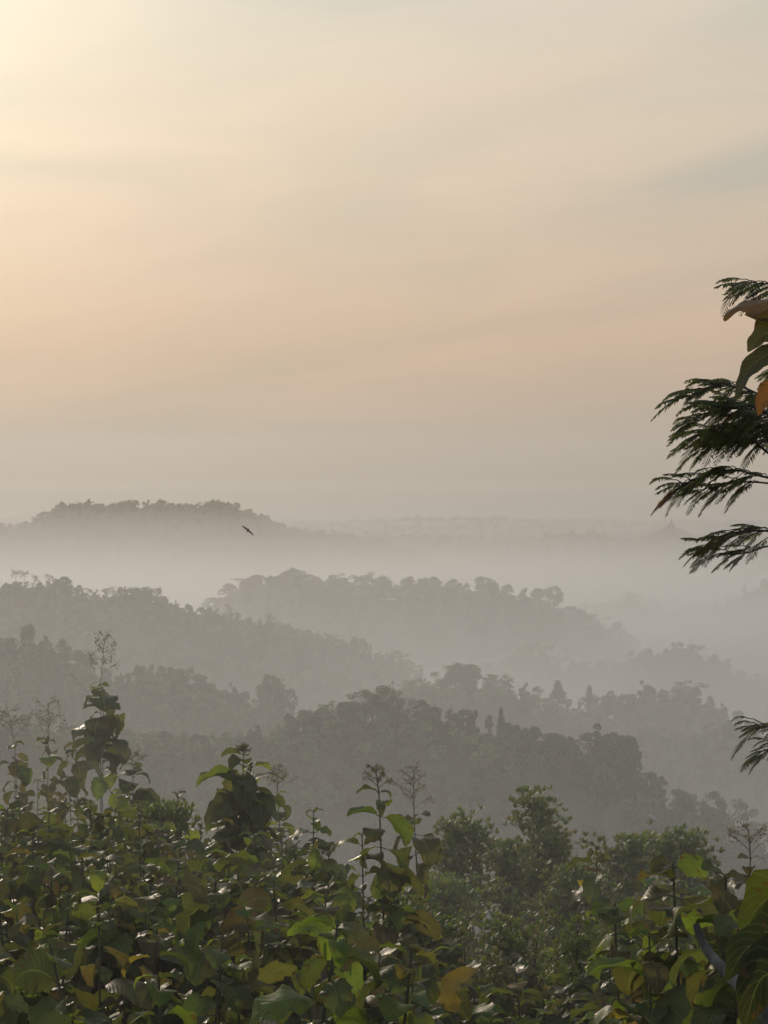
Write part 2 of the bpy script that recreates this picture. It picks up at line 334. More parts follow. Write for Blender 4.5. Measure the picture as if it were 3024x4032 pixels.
def crown_cards(kind, H, R, n, size, g):
    """leaf clumps of one crown, standing on z = 0"""
    if kind == 'umbrella':
        k = 15; cc = np.stack([g.uniform(-1, 1, k) * R, g.uniform(-1, 1, k) * R, H * (0.86 + 0.12 * g.uniform(-1, 1, k))], 1)
        cc[:, 2] -= 0.10 * H * (np.hypot(cc[:, 0], cc[:, 1]) / R) ** 2
        cr = np.stack([g.uniform(.25, .42, k) * R] * 2 + [g.uniform(.05, .09, k) * H], 1); cc[:5, 2] *= .6; cc[:5, :2] *= .5; cr[:5, 2] *= 2.2
    elif kind == 'cone':
        k = 16; h = g.uniform(.25, .97, k); rr = (1 - h) * R * 1.1 + .1 * R; a = g.uniform(0, 6.28, k)
        cc = np.stack([np.cos(a) * rr * .6, np.sin(a) * rr * .6, h * H], 1); cr = np.stack([rr * .6 + .15, rr * .6 + .15, rr * .45 + .4], 1)
    elif kind == 'tall':
        k = 16; h = g.uniform(.2, .93, k); a = g.uniform(0, 6.28, k); rr = R * .55 * np.sin(np.clip((h - .05) / .98, 0, 1) * 3.0) ** .5
        cc = np.stack([np.cos(a) * rr, np.sin(a) * rr, h * H], 1); cr = np.stack([g.uniform(.25, .42, k) * R] * 3, 1)
    elif kind == 'shrub':
        k = 9; a = g.uniform(0, 6.28, k); rr = R * g.uniform(0, .8, k)
        cc = np.stack([np.cos(a) * rr, np.sin(a) * rr, H * g.uniform(.25, .75, k)], 1); cr = np.stack([g.uniform(.3, .5, k) * R] * 2 + [g.uniform(.2, .35, k) * H], 1)
    else:  # round
        k = 18; a = g.uniform(0, 6.28, k); u = g.uniform(-.85, 1, k); rr = np.sqrt(1 - np.clip(u, -1, 1) ** 2 * .9) * R * g.uniform(.3, .8, k)
        cc = np.stack([np.cos(a) * rr, np.sin(a) * rr, H * (.50 + .38 * u)], 1); cr = np.stack([g.uniform(.26, .42, k) * R] * 2 + [g.uniform(.22, .34, k) * R], 1)
    c = g.integers(0, k, n)
    u = g.normal(size=(n, 3)); u[:, 2] += .35; u /= np.linalg.norm(u, axis=1)[:, None]
    rr = g.uniform(.55, 1.0, (n, 1)) ** .6
    pos = cc[c] + cr[c] * u * rr * g.uniform(.85, 1.12, (n, 1))
    V, F = leaf_cards(pos, u, size, g)
    shade = (0.8 + .4 * g.random(k))[c] * g.uniform(.8, 1.2, n)
    return V, F, np.repeat(shade, 4), cc
def tree_template(name, kind, H, R, n, size, seed):
    g = np.random.default_rng(seed)
    V, F, sh, cc = crown_cards(kind, H, R, n, size, g)
    base = GREENS[seed % len(GREENS)]
    cm = mesh(name + '_crown', V, F, M_far, base[None] * sh[:, None], smooth=False)
    s = Soup(); bark = (.10, .085, .07)
    tube(s, curve_pts([(0, 0, -1.0), (.05 * R, .03 * R, H * .35), (0, 0, H * .8)], 8), np.linspace(.035 * H, .012 * H, 8), bark, 7)
    for q in cc[:10]:
        z0 = min(q[2] * .7, H * .6)
        tube(s, curve_pts([(0, 0, z0), (q[0] * .5, q[1] * .5, (z0 + q[2]) / 2 + .03 * H), tuple(q)], 6), np.linspace(.014 * H, .004 * H, 6), bark, 5)
    return cm, s.me(name + '_trunk', M_bark)
def palm_template(H, seed):
    g = np.random.default_rng(seed); s = Soup(); fol = Soup()
    tube(s, curve_pts([(0, 0, -1), (.3, .1, H * .5), (0, 0, H)], 10), np.linspace(.2, .13, 10), (.14, .12, .10), 7)
    for k in range(18):
        a = k * 2.4 + g.uniform(-.2, .2); up = g.uniform(.1, 1.2); Lf = g.uniform(3.0, 4.0)
        t = np.linspace(0, 1, 9); ph = up - t * (1.1 + .5 * (1 - up))
        dx = np.cumsum(np.cos(ph)) * Lf / 9; dz = np.cumsum(np.sin(ph)) * Lf / 9
        mid = np.stack([np.cos(a) * dx, np.sin(a) * dx, H + dz], 1)
        tube(fol, mid, .03, (.07, .09, .03), 3)
        side = np.array([-np.sin(a), np.cos(a), 0])
        for i_ in range(1, 9):
            for f in (0, .5):
                p = mid[i_ - 1] * (1 - f) + mid[i_] * f
                for sg in (-1, 1):
                    ll = .75 * math.sin(math.pi * min(1, (i_ + f) / 9.6)) + .15
                    q = p + side * sg * ll * .8 + np.array([np.cos(a) * ll * .3, np.sin(a) * ll * .3, -ll * .55])
                    wv = np.array([np.cos(a), np.sin(a), 0]) * .05
                    fol.add([p - wv, p + wv, q + wv * .3, q - wv * .3], [[0, 1, 2, 3]], (.05, .075, .025))
    return fol.me('palm_crown', M_far, False), s.me('palm_trunk', M_bark)
def bare_template(H, seed):
    g = np.random.default_rng(seed); s = Soup(); fol = Soup(); bark = (.12, .10, .085); tips = []
    def grow(p, d, l, r, k):
        e = p + d * l; m = (p + e) / 2 + g.normal(size=3) * l * .06
        tube(s, curve_pts([p, m, e], 5), np.linspace(r, r * .65, 5), bark, 5)
        if k == 0: tips.append(e); return
        for _ in range(3):
            nd = d + g.normal(size=3) * .45; nd[2] += .15; nd /= np.linalg.norm(nd); grow(e, nd, l * .68, r * .6, k - 1)
    grow(np.array([0, 0, -1.0]), np.array([0.0, 0, 1]), H * .42, .03 * H, 4)
    tips = np.array(tips); c = np.repeat(tips, 3, 0) + g.normal(size=(len(tips) * 3, 3)) * .35
    V, F = leaf_cards(c, np.zeros_like(c) + (0, 0, .3), .4, g)
    return mesh('bare_crown', V, F, M_far, np.tile((.09, .08, .045), (len(V), 1)), smooth=False), s.me('bare_trunk', M_bark)
TPL = {
 'round':    [tree_template('round%d' % k, 'round', 10, 4.2, 1500, .62, 10 + k) for k in range(4)],
 'tall':     [tree_template('tall%d' % k, 'tall', 12, 3.0, 1200, .6, 20 + k) for k in range(3)],
 'umbrella': [tree_template('umbrella%d' % k, 'umbrella', 11, 5.5, 800, .55, 31 + k) for k in range(3)],
 'cone':     [tree_template('cone%d' % k, 'cone', 11, 2.8, 1100, .55, 40 + k) for k in range(2)],
 'shrub':    [tree_template('shrub%d' % k, 'shrub', 5, 3.2, 800, .5, 50 + k) for k in range(3)],
 'palm':     [palm_template(10, 60)],
 'bare':     [bare_template(9, 70)],
}
KINDNAME = dict(round='broadleaf_tree', tall='tall_tree', umbrella='umbrella_tree', cone='conical_tree', palm='palm_tree', bare='bare_tree', shrub='round_shrub')
KINDH = dict(round=10, tall=12, umbrella=11.2, cone=11, palm=12.3, bare=9.5, shrub=5)
PLACE = dict(dome='the far dome-shaped hill in the mist', middle='the pale middle ridge behind the left slope', left='the long slope descending from the left',
             spur='the hazy spur behind the darkest hill', knoll='the grey knoll below the left slope', near='the darkest wooded hill at centre right',
             lower='the hazy shoulder right of the darkest hill', hump='the misty hump at right', mistyright='the faintest misty ridge at right', plain='the far plain beside the temple')
LOOK = dict(round='broad round-crowned tree', tall='tall narrow-crowned tree', umbrella='flat-topped umbrella-crowned tree', cone='pointed cone-shaped tree',
            palm='feathery palm', bare='thin sparse leafless tree', shrub='low rounded bushy tree')
COUNT = {}
def hill_tree(kind, x, y, H, wide, ridge, label=None, zb=None):
    v = random.randrange(len(TPL[kind])); cm, tm = TPL[kind][v]
    z = float(ground(x, y)) if zb is None else zb
    o = empty(KINDNAME[kind], (x, y, z), label or ('%s on the skyline of %s' % (LOOK[kind], PLACE[ridge])), 'shrub' if kind == 'shrub' else 'tree',
              None if label else '%ss on the skyline of %s' % (LOOK[kind], PLACE[ridge]))
    s = H / KINDH[kind]; o.scale = (s * wide, s * wide, s); o.rotation_euler.z = random.uniform(0, 6.28)
    link('trunk', tm, o); link('crown', cm, o)
    return o
def skyline_tree(ridge, px, kind, top=None, back=0.0, wide=1.0, label=None):
    r = RIDGES[ridge]; d = float(crest_d(r, px)) - back
    if top is None: top = float(np.interp(px, r['gx'], r['top']))
    x = (px - 1512) / FPX * d; zb = float(ground(x, d)); zt = float(z_of(top, d))
    H = max(zt - zb, r['h'] * .45)
    return hill_tree(kind, x, d, H, wide, ridge, label)

# woods that clothe each hill as one mass (front slopes)
def woods(ridge, depth, n, cards, size, label, hs=1.0, spread=None, kinds=('round', 'round', 'tall', 'shrub', 'round', 'tall', 'round', 'umbrella', 'round'), tone=1.0):
    r = RIDGES[ridge]; g = np.random.default_rng(int(r['d']))
    tp = []
    for q in range(9):
        kd = kinds[q % len(kinds)]
        Hh = {'round': 1.0, 'tall': 1.15, 'umbrella': 1.1, 'cone': 1.1, 'shrub': .6}[kd] * r['h'] * hs
        Rr_ = {'round': .42, 'tall': .3, 'umbrella': .5, 'cone': .28, 'shrub': .36}[kd] * r['h'] * hs
        V, F, sh, cc = crown_cards(kd, Hh, Rr_, cards, size, g); tp.append((V, F, sh))
    a, b = spread or (max(r['x0'], -350), min(r['x1'], 3374))
    Vs, Fs, Ts = [], [], []; off = 0
    pxs = g.uniform(a, b, n); back = depth * g.random(n) ** 1.7 - 6
    d = crest_d(r, pxs) - back; xs = (pxs - 1512) / FPX * d; zs = ground(xs, d)
    low = np.arange(n) < n * .3; pxs[low] = np.linspace(a, b, int(low.sum())) + g.uniform(-6, 6, int(low.sum()))
    back = np.where(low, g.uniform(-5, 8, n), back); d = crest_d(r, pxs) - back; xs = (pxs - 1512) / FPX * d; zs = ground(xs, d)
    for i_ in range(n):
        V, F, sh = tp[3] if low[i_] else tp[g.integers(0, 9)]
        s = g.uniform(.7, 1.08) * (1.0 if back[i_] > 8 else .85); c, sn = math.cos(i_ * 1.7), math.sin(i_ * 1.7)
        W = V * s; W = np.stack([W[:, 0] * c - W[:, 1] * sn + xs[i_], W[:, 0] * sn + W[:, 1] * c + d[i_], W[:, 2] + zs[i_] - .4], 1)
        Vs.append(W); Fs.append(F + off); off += len(W)
        Ts.append(GREENS[g.integers(0, len(GREENS))] * g.uniform(.35, 2.3) * tone * sh[:, None])  # random brightness per crown paints uneven sunlight into the tint
    o = link('woods', mesh('woods_' + ridge, np.concatenate(Vs), np.concatenate(Fs), M_far, np.concatenate(Ts), smooth=False))
    tag(o, label, 'woods', kind='stuff'); return o
woods('near', 190, 1400, 420, .85, 'dense tree cover on the darkest wooded hill across the middle')
woods('lower', 110, 330, 300, .85, 'hazy tree cover on the shoulder right of the darkest hill')
woods('knoll', 170, 760, 330, .85, 'grey green tree cover on the knoll below the left slope')
woods('spur', 190, 800, 280, 1.0, 'hazy tree cover on the spur behind the darkest hill')
woods('left', 300, 1900, 240, .9, 'tree cover on the long dark slope coming down from the left')
woods('hump', 230, 650, 170, 1.4, 'tree cover on the misty hump at right')
woods('middle', 300, 1050, 240, 1.5, 'tree cover on the pale middle ridge in the mist')
woods('mistyright', 420, 700, 120, 2.0, 'tree cover on the faintest misty ridge at right')
woods('dome', 500, 2300, 110, 2.1, 'tree cover on the far dome shaped hill above the mist', hs=1.35)
woods('plain', 500, 1300, 60, 3.4, 'low tree cover on the far plain round the temple')
woods('far', 300, 900, 50, 4.0, 'faint tree cover on the farthest low hills', hs=1.0)

# single trees one can tell apart along the skylines
def line_of(ridge, x0, x1, step, kinds, jit=.3, wide=(.65, 1.1), rise=5):
    px = x0
    while px < x1:
        q = px + random.uniform(-jit, jit) * step
        r = RIDGES[ridge]; top = float(np.interp(q, r['gx'], r['top'])) + random.uniform(-rise, rise)
        skyline_tree(ridge, q, random.choice(kinds), top, wide=random.uniform(*wide)); px += step
line_of('near', 1150, 3024, 56, ['round', 'round', 'tall', 'round', 'umbrella'])
line_of('lower', 2440, 3024, 75, ['round', 'tall', 'umbrella'])
line_of('spur', 1430, 3024, 62, ['round', 'round', 'tall', 'umbrella'])
line_of('knoll', -20, 1120, 62, ['round', 'tall', 'round', 'shrub'])
line_of('left', -20, 1700, 40, ['round', 'round', 'tall', 'umbrella', 'shrub'])
line_of('hump', 1900, 3024, 60, ['round', 'tall', 'round', 'umbrella'])
line_of('middle', 850, 2550, 58, ['round', 'round', 'umbrella', 'tall'], wide=(1.0, 1.5))
line_of('mistyright', 2180, 3024, 70, ['round', 'tall', 'umbrella'], wide=(1.0, 1.6))
line_of('dome', -20, 1500, 33, ['round', 'round', 'tall'], wide=(.8, 1.4), rise=8)
# the ones with a character of their own
S = skyline_tree
S('left', 62, 'palm', 2240, wide=.95, label='feathery tree with open V-shaped crown at the left end of the left slope skyline')
S('left', 95, 'palm', 2243, wide=.8, label='feathery palm second from the left end of the left slope skyline')
S('left', 125, 'bare', 2262, label='thin leaning bare tree beside the feathery palms on the left slope')
S('left', 175, 'bare', 2258, wide=1.1, label='wispy bare tree left of the dense rounded tree on the left skyline')
S('left', 245, 'round', 2268, wide=1.25, label='dense rounded tree right of the wispy bare trees on the left skyline')
S('left', 450, 'umbrella', 2310, wide=1.25, label='long flat-topped tree starting the level stretch of the left skyline')
S('left', 560, 'umbrella', 2308, wide=1.5, label='spreading flat-topped tree with sky showing through, on the left skyline')
S('left', 897, 'bare', 2372, wide=.6, label='small upright wispy tree halfway down the left skyline')
S('left', 1058, 'umbrella', 2414, wide=.62, label='tiny umbrella-shaped tree standing clear on the left skyline')
S('left', 1400, 'bare', 2500, label='sparse tree near the foot of the left slope')
S('near', 1470, 'umbrella', 2702, wide=1.15, label='layered spreading tree at the top of the darkest hill')
S('left', 1530, 'umbrella', 2560, wide=1.5, label='wide flat-topped tree over a bright gap at the foot of the left slope')
S('left', 1600, 'umbrella', 2596, wide=1.2, label='flat-topped tree right of the bright gap at the foot of the left slope')
S('knoll', 110, 'tall', 2460, label='tall lumpy tree standing out of the grey knoll at far left')
S('knoll', 1065, 'tall', 2655, wide=1.1, label='bushy tree beside the slanting bare tree on the grey knoll')
S('knoll', 1110, 'bare', 2668, wide=.9, label='slanting bare tree at the right end of the grey knoll')
S('spur', 1790, 'round', 2606, wide=1.0, label='round tree standing clear at the left end of the hazy spur')
S('spur', 1850, 'round', 2610, wide=1.0, label='round tree close right of the tree standing clear on the hazy spur')
S('spur', 2200, 'cone', 2680, wide=1.3, label='pale pointed tree alone on the hazy spur')
S('spur', 2322, 'cone', 2700, wide=.9, label='small pale pointed tree right of the first pointed tree on the hazy spur')
S('spur', 2540, 'tall', 2678, wide=1.1, label='tall pale tree in the middle of the hazy spur')
S('spur', 2725, 'umbrella', 2680, wide=1.1, label='branching pale tree near the right end of the hazy spur')
S('near', 1975, 'cone', 2785, wide=.6, label='slim pointed tree on the skyline of the darkest hill')
S('near', 2368, 'tall', 2850, wide=1.15, label='tall clumped tree rising from the steep right side of the darkest hill')
S('near', 2455, 'round', 2892, wide=1.1, label='spreading tree right of the tall clumped tree on the darkest hill')
S('middle', 1165, 'round', 2232, wide=1.2, label='domed tree rising highest on the pale middle ridge')
S('middle', 1000, 'umbrella', 2265, wide=1.6, label='long flat-topped tree at the left end of the pale middle ridge')
S('middle', 1480, 'umbrella', 2252, wide=1.0, label='leaning umbrella tree near the gap of the pale middle ridge')
S('mistyright', 2475, 'umbrella', 2330, wide=1.7, label='faint arching umbrella tree in the mist at right')
S('dome', 830, 'round', 1969, wide=1.1, label='round tree knob standing up on the right part of the far dome hill')
S('dome', 345, 'tall', 1963, wide=1.2, label='tall knob of a tree on the left part of the far dome hill')

# ------------------------------------------------------------------ temple on the plain
def box_(s, x0, x1, y0, y1, z0, z1):
    V = [(x0, y0, z0), (x1, y0, z0), (x1, y1, z0), (x0, y1, z0), (x0, y0, z1), (x1, y0, z1), (x1, y1, z1), (x0, y1, z1)]
    s.add(V, [[0, 3, 2, 1], [4, 5, 6, 7], [0, 1, 5, 4], [1, 2, 6, 5], [2, 3, 7, 6], [3, 0, 4, 7]], (1, 1, 1))
def lathe(s, prof, cx=0, cy=0, n=20):
    prof = np.asarray(prof, float); m = len(prof); th_ = np.linspace(0, 2 * math.pi, n, endpoint=False)
    V = np.stack([cx + prof[:, 0:1] * np.cos(th_), cy + prof[:, 0:1] * np.sin(th_), np.repeat(prof[:, 1:2], n, 1)], -1).reshape(-1, 3)
    i_ = np.arange(m - 1)[:, None] * n; j_ = np.arange(n)[None]; j2 = (j_ + 1) % n
    s.add(V, np.stack([i_ + j_, i_ + j2, i_ + n + j2, i_ + n + j_], -1).reshape(-1, 4), (1, 1, 1))
def bell(sc_, z): return [(x * sc_, z + y * sc_) for x, y in [(1.15, 0), (1.15, .12), (1.0, .14), (1.0, .3), (.98, .7), (.85, 1.1), (.55, 1.38), (.38, 1.42), (.38, 1.62), (.2, 1.66), (.13, 2.2), (.01, 2.7)]]
td = 3600; tz = float(z_of(2140, td)); tx = (2643 - 1512) / FPX * td
temple = empty('temple', (tx, td, tz), 'faint stepped stone temple with a central spire on the misty horizon', 'temple')
s = Soup(); z = 0.0
for k in range(6):
    hw = 60 - 6.6 * k; box_(s, -hw, hw, -hw, hw, z, z + 3.0)
    for q in range(12):                                   # niches crowned with small pinnacles along the galleries
        c = -hw + hw * 2 * (q + .5) / 12; box_(s, c - 1.6, c + 1.6, -hw - .25, -hw + 1.4, z + 3.0, z + 4.6)
        box_(s, c - 1.6, c + 1.6, hw - 1.4, hw + .25, z + 3.0, z + 4.6)
    z += 3.0
link('terraces', s.me('terraces', M_stone), temple)
s = Soup(); zc = z
for k in range(3): lathe(s, [(26 - 6 * k, zc), (26 - 6 * k, zc + 1.6), (0.01, zc + 1.6)], n=32); zc += 1.6
link('round_platform', s.me('round_platform', M_stone), temple)
for k, (rr, nn) in enumerate(((23, 32), (17.5, 24), (12, 16))):
    s = Soup()
    for q in range(nn): lathe(s, bell(1.3, z + 1.6 * (k + 1)), rr * math.cos(q * 6.283 / nn), rr * math.sin(q * 6.283 / nn), 8)
    link('stupa_ring', s.me('stupa_ring', M_stone), temple)
s = Soup(); lathe(s, bell(7.0, zc)); link('central_stupa', s.me('central_stupa', M_stone), temple)
# pale tower right of the temple
bx = (2960 - 1512) / FPX * 3500; bz = float(z_of(2120, 3500))
tw = empty('tower', (bx, 3500, bz), 'pale lilac flat-topped tower on the horizon at the right edge', 'tower')
s = Soup(); hh = float(z_of(2062, 3500)) - bz
box_(s, -6, 6, -6, 6, 0, hh); link('shaft', s.me('shaft', M_paint), tw)
s = Soup(); box_(s, -7.6, 7.6, -7.6, 7.6, hh + .003, hh + 2.2)
for q in range(4):
    c = -6.4 + 12.8 * q / 3; box_(s, c - 1.1, c + 1.1, -7.5, 7.5, hh + 2.203, hh + 4.6)
link('parapet', s.me('parapet', M_paint), tw)
s = Soup()
for q in (-3, 0, 3): box_(s, q - .7, q + .7, -6.1, -6.0 + .05, hh * .4, hh * .75)
link('window', s.me('window', M_steel), tw)

# ------------------------------------------------------------------ bird
def bird():
    s = Soup(); d = 160.0; p = P(977, 2086, d)
    n = 10; prof = []
    # body: spindle from beak to tail along local X
    xs = np.array([.26, .235, .20, .16, .10, .0, -.12, -.2, -.26, -.36]); rr = np.array([.002, .012, .034, .036, .05, .066, .05, .03, .022, .006]); wy = np.array([1, 1, 1, 1, 1, 1, 1, 1.3, 2.4, 9])
    zz = np.array([.015, .02, .025, .02, .0, 0, 0, .0, .0, .0]); a = np.linspace(0, 2 * math.pi, 10, endpoint=False)
    V = np.stack([np.repeat(xs[:, None], 10, 1), rr[:, None] * wy[:, None] * np.cos(a), zz[:, None] + rr[:, None] * np.sin(a)], -1).reshape(-1, 3)
    i_ = np.arange(9)[:, None] * 10; j_ = np.arange(10)[None]; j2 = (j_ + 1) % 10
    s.add(V, np.stack([i_ + j_, i_ + j2, i_ + 10 + j2, i_ + 10 + j_], -1).reshape(-1, 4), (1, 1, 1))
    for sg in (-1, 1):
        st = [(0, .04, -.14, .10, 0), (.15, .03, -.13, .12, .03), (.3, .02, -.12, .11, .045), (.42, .014, -.14, .05, .03), (.52, .008, -.16, -.04, .0), (.58, .003, -.17, -.12, -.02)]
        V = []
        for y, t_, x0, x1, z0 in st:
            for q in range(8):
                a_ = q / 8 * 2 * math.pi; V.append(((x0 + x1) / 2 + (x1 - x0) / 2 * math.cos(a_), sg * y, z0 + t_ * math.sin(a_)))
        F = [[k * 8 + q, k * 8 + (q + 1) % 8, (k + 1) * 8 + (q + 1) % 8, (k + 1) * 8 + q] for k in range(5) for q in range(8)]
        s.add(V, F, (1, 1, 1))
    o = link('bird', s.me('bird', M_bird)); o.location = p
    # wings (local Y) run down to the right in the picture, flying away to the right
    Y = Vector((.76, .15, -.63)).normalized(); X = Vector((.35, .93, .30)); X = (X - Y * X.dot(Y)).normalized(); Z = X.cross(Y)
    o.rotation_euler = Matrix((X, Y, Z)).transposed().to_euler()
    tag(o, 'small dark bird gliding with stretched wings above the misty valley', 'bird')
bird()

# ------------------------------------------------------------------ leaves
NU, NV = 12, 9
def leaves(base, az, phi0, droop, Lg, W, fold, wave, tint, g, roll=None):
    """N broad leaves; base (N,3), az heading, phi0 starting pitch, droop bend over the length -> V, F, T, U"""
    n = len(base); s_ = np.linspace(0, 1, NU)
    ph = phi0[:, None] - droop[:, None] * s_ ** 1.2
    st = Lg[:, None] / (NU - 1)
    h = np.cumsum(np.cos(ph) * st, 1); z = np.cumsum(np.sin(ph) * st, 1); h -= h[:, :1]; z -= z[:, :1]
    D = np.stack([np.cos(az), np.sin(az), np.zeros(n)], 1); Sd = np.stack([-np.sin(az), np.cos(az), np.zeros(n)], 1)
    mid = base[:, None] + h[..., None] * D[:, None] + z[..., None] * np.array([0, 0, 1.0])
    nrm = -np.sin(ph)[..., None] * D[:, None] + np.cos(ph)[..., None] * np.array([0, 0, 1.0])
    if roll is None: roll = g.normal(0, .35, n)
    cr, sr = np.cos(roll)[:, None, None], np.sin(roll)[:, None, None]
    Sb = Sd[:, None] * cr + nrm * sr; Nb = nrm * cr - Sd[:, None] * sr
    prof = np.sin(math.pi * np.clip(s_ ** .85, 0, 1)) ** .72; prof[0] = .03; prof[-1] = .01
    w = (W[:, None] * .5 * prof)[..., None]
    v = np.linspace(-1, 1, NV); fo = fold[:, None, None]
    ph1 = g.uniform(0, 6.28, (n, 1, 1)); k1 = g.uniform(9, 20, (n, 1, 1))
    wv = wave[:, None, None] * np.sin(k1 * s_[None, :, None] + ph1 + 2.2 * np.sign(v)[None, None]) * np.abs(v) ** 1.6
    edge = 1 + .09 * np.sin(k1 * 1.7 * s_[None, :, None] + ph1) * (np.abs(v) > .9)
    lat = w * v * np.cos(fo) * edge; up = w * np.abs(v) * np.sin(fo) + wv * Lg[:, None, None] * np.minimum(1, w / (W[:, None, None] * .3 + 1e-6)) - .35 * w * v ** 2 * np.abs(np.sin(fo))
    V = mid[:, :, None] + lat[..., None] * Sb[:, :, None] + up[..., None] * Nb[:, :, None]
    i_, j_ = np.meshgrid(np.arange(NU - 1), np.arange(NV - 1), indexing='ij')
    f = np.stack([i_ * NV + j_, (i_ + 1) * NV + j_, (i_ + 1) * NV + j_ + 1, i_ * NV + j_ + 1], -1).reshape(-1, 4)
    F = (f[None] + (np.arange(n) * NU * NV)[:, None, None]).reshape(-1, 4)
    T = np.repeat(tint[:, None], NU * NV, 1).reshape(-1, 3)
    U = np.broadcast_to(np.stack(np.broadcast_arrays(s_[:, None], (v[None] + 1) / 2), -1)[None], (n, NU, NV, 2)).reshape(-1, 2)
    return V.reshape(-1, 3), F, T, U
DARK = np.array([(.066, .086, .030), (.078, .10, .034), (.06, .078, .036), (.070, .09, .042), (.088, .09, .038)])
LIME = np.array([(.11, .155, .035), (.14, .175, .04), (.09, .135, .035)])
OLIVE = np.array([(.095, .092, .045), (.10, .078, .045), (.085, .075, .042)])  # olive browns, lightened to paint a haze veil on the left saplings
GOLD = np.array([(.22, .18, .04), (.24, .14, .04), (.18, .14, .04)])
def pick(pal, n, g): return pal[g.integers(0, len(pal), n)] * g.uniform(.8, 1.2, (n, 1))
def panicle(s, base, H, Wd, g, tint=(.12, .10, .07), bits=220, sz=.022):
    n0 = s.n; i0 = len(s.V); lx, ly = g.normal(size=2) * .12
    tube(s, curve_pts([base, base + (0, 0, H * .5), base + (0, 0, H)], 5), np.linspace(.008, .003, 5), tint, 4)
    tips = []
    nb = int(g.integers(7, 14))
    for k in range(nb):
        f = .2 + .75 * k / nb; a = k * 2.4 + g.uniform(-.3, .3); l = Wd * (1.05 - f * .75) * g.uniform(.7, 1.1)
        p0 = base + (0, 0, H * f); p1 = p0 + np.array([math.cos(a) * l, math.sin(a) * l, l * .75])
        tube(s, curve_pts([p0, (p0 + p1) / 2 + (0, 0, .1 * l), p1], 4), np.linspace(.005, .002, 4), tint, 3)
        for q in range(4):
            a2 = a + g.uniform(-1.2, 1.2); p2 = p0 + (p1 - p0) * g.uniform(.4, 1) + np.array([math.cos(a2), math.sin(a2), g.uniform(-.2, .8)]) * l * .35
            tube(s, [p0 + (p1 - p0) * .5 * (1 + q / 4), p2], .0025, tint, 3); tips.append(p2)
        tips.append(p1)
    tips = np.array(tips); c = tips[g.integers(0, len(tips), bits)] + g.normal(size=(bits, 3)) * Wd * .10
    V, F = leaf_cards(c, np.zeros_like(c), sz, g); s.add(V, F, np.array(tint) * 1.1)
    for V in s.V[i0:]:                                      # each spray leans its own way
        dz = V[:, 2] - base[2]; V[:, 0] += lx * dz; V[:, 1] += ly * dz
def sapling(px, top, d, label, depth=2.6, leafL=.38, nst=1, lime=.12, olive=.08, gold=.02, group=None, pan=0, panw=.25, spread=.35, step=.17, cat='sapling', droop=(1.0, 2.4), dens=1.0, dry=False):
    """young broad-leaved tree: ground to top, leaf pairs down the upper 'depth' metres"""
    g = np.random.default_rng(abs(int(px * 13 + top * 7 + d * 101)) + 5)
    pt = P(px, top, d); zg = float(ground(pt[0], d)); H = pt[2] - zg
    o = empty('broadleaf_sapling', (pt[0], d, zg), label, cat, group)
    st = Soup(); fo = Soup(); pn = Soup()
    B, AZ, PH, DR, LL, TT = [], [], [], [], [], []
    for k in range(nst):
        if k == 0: ox, oy, tp = 0, 0, H
        else: a = g.uniform(0, 6.28); ox, oy = math.cos(a) * spread * g.uniform(.5, 1), math.sin(a) * spread * g.uniform(.5, 1); tp = H - g.uniform(.1, .9) * min(depth, 1.5)
        bend = g.normal(size=2) * .14
        path = curve_pts([(ox * .1, oy * .1, -.3), (ox * .6 + bend[0], oy * .6 + bend[1], tp * .5), (ox, oy, tp)], 12)
        tube(st, path, np.linspace(.026 if k == 0 else .018, .006, 12), (.085, .085, .05), 7)
        z = tp - .03; q = 0
        while z > max(.4, tp - depth):
            f = (tp - z) / depth; i_ = z / tp
            c = np.array([np.interp(z, path[:, 2], path[:, a_]) for a_ in range(3)])
            size = leafL * 1.24 * (min(1, .45 + q * .2)) * (1 - .15 * f)
            for sg in (0, math.pi):
                if g.random() > (1 - .15 * f) * dens: continue
                a = q * math.pi / 2 + sg + k * 1.1 + g.normal(0, .35)
                B.append(c); AZ.append(a); LL.append(size * g.uniform(.5, 1.2))
                PH.append(g.uniform(-.4, .7) if q > 1 else g.uniform(.2, .8)); DR.append(g.uniform(*droop) if q > 1 else g.uniform(.8, 1.6))
                r_ = g.random()
                pal = GOLD if r_ < gold else OLIVE if r_ < gold + olive else LIME if r_ < gold + olive + lime + (.25 if q < 2 else 0) else DARK
                TT.append(pal[g.integers(0, len(pal))] * g.uniform(.8, 1.2))
            q += 1; z -= step * (.45 + .5 * min(1, q / 4)) * g.uniform(.8, 1.2)
    B = np.array(B); AZ = np.array(AZ); PH = np.array(PH); LL = np.array(LL); DR = np.array(DR)
    pet = .12 * LL; off = np.stack([np.cos(AZ) * np.cos(PH), np.sin(AZ) * np.cos(PH), np.sin(PH)], 1) * pet[:, None]
    for b_, o_ in zip(B, off): tube(st, [b_, b_ + o_ * 1.1], [.006, .004], (.10, .11, .05), 4)
    n = len(B); curl = g.random(n) < .18; DR[curl] += g.uniform(.6, 1.6, int(curl.sum()))
    fo.add(*leaves(B + off, AZ, PH, DR, LL, LL * np.where(curl, g.uniform(.35, .6, n), g.uniform(.62, .88, n)), g.uniform(-.1, .8, n), g.uniform(.02, .065, n), np.array(TT), g))
    link('stem', st.me('stem', M_bark), o)
    link('foliage', fo.me('foliage', M_dry if dry else M_leaf), o)
    if pan:
        panicle(pn, np.array([0, 0, H - .05]), pan, panw, g, bits=int(260 * max(1, pan)), sz=.02 * max(1, d / 26))
        link('flower_spray', pn.me('flower_spray', M_small), o)
    return o

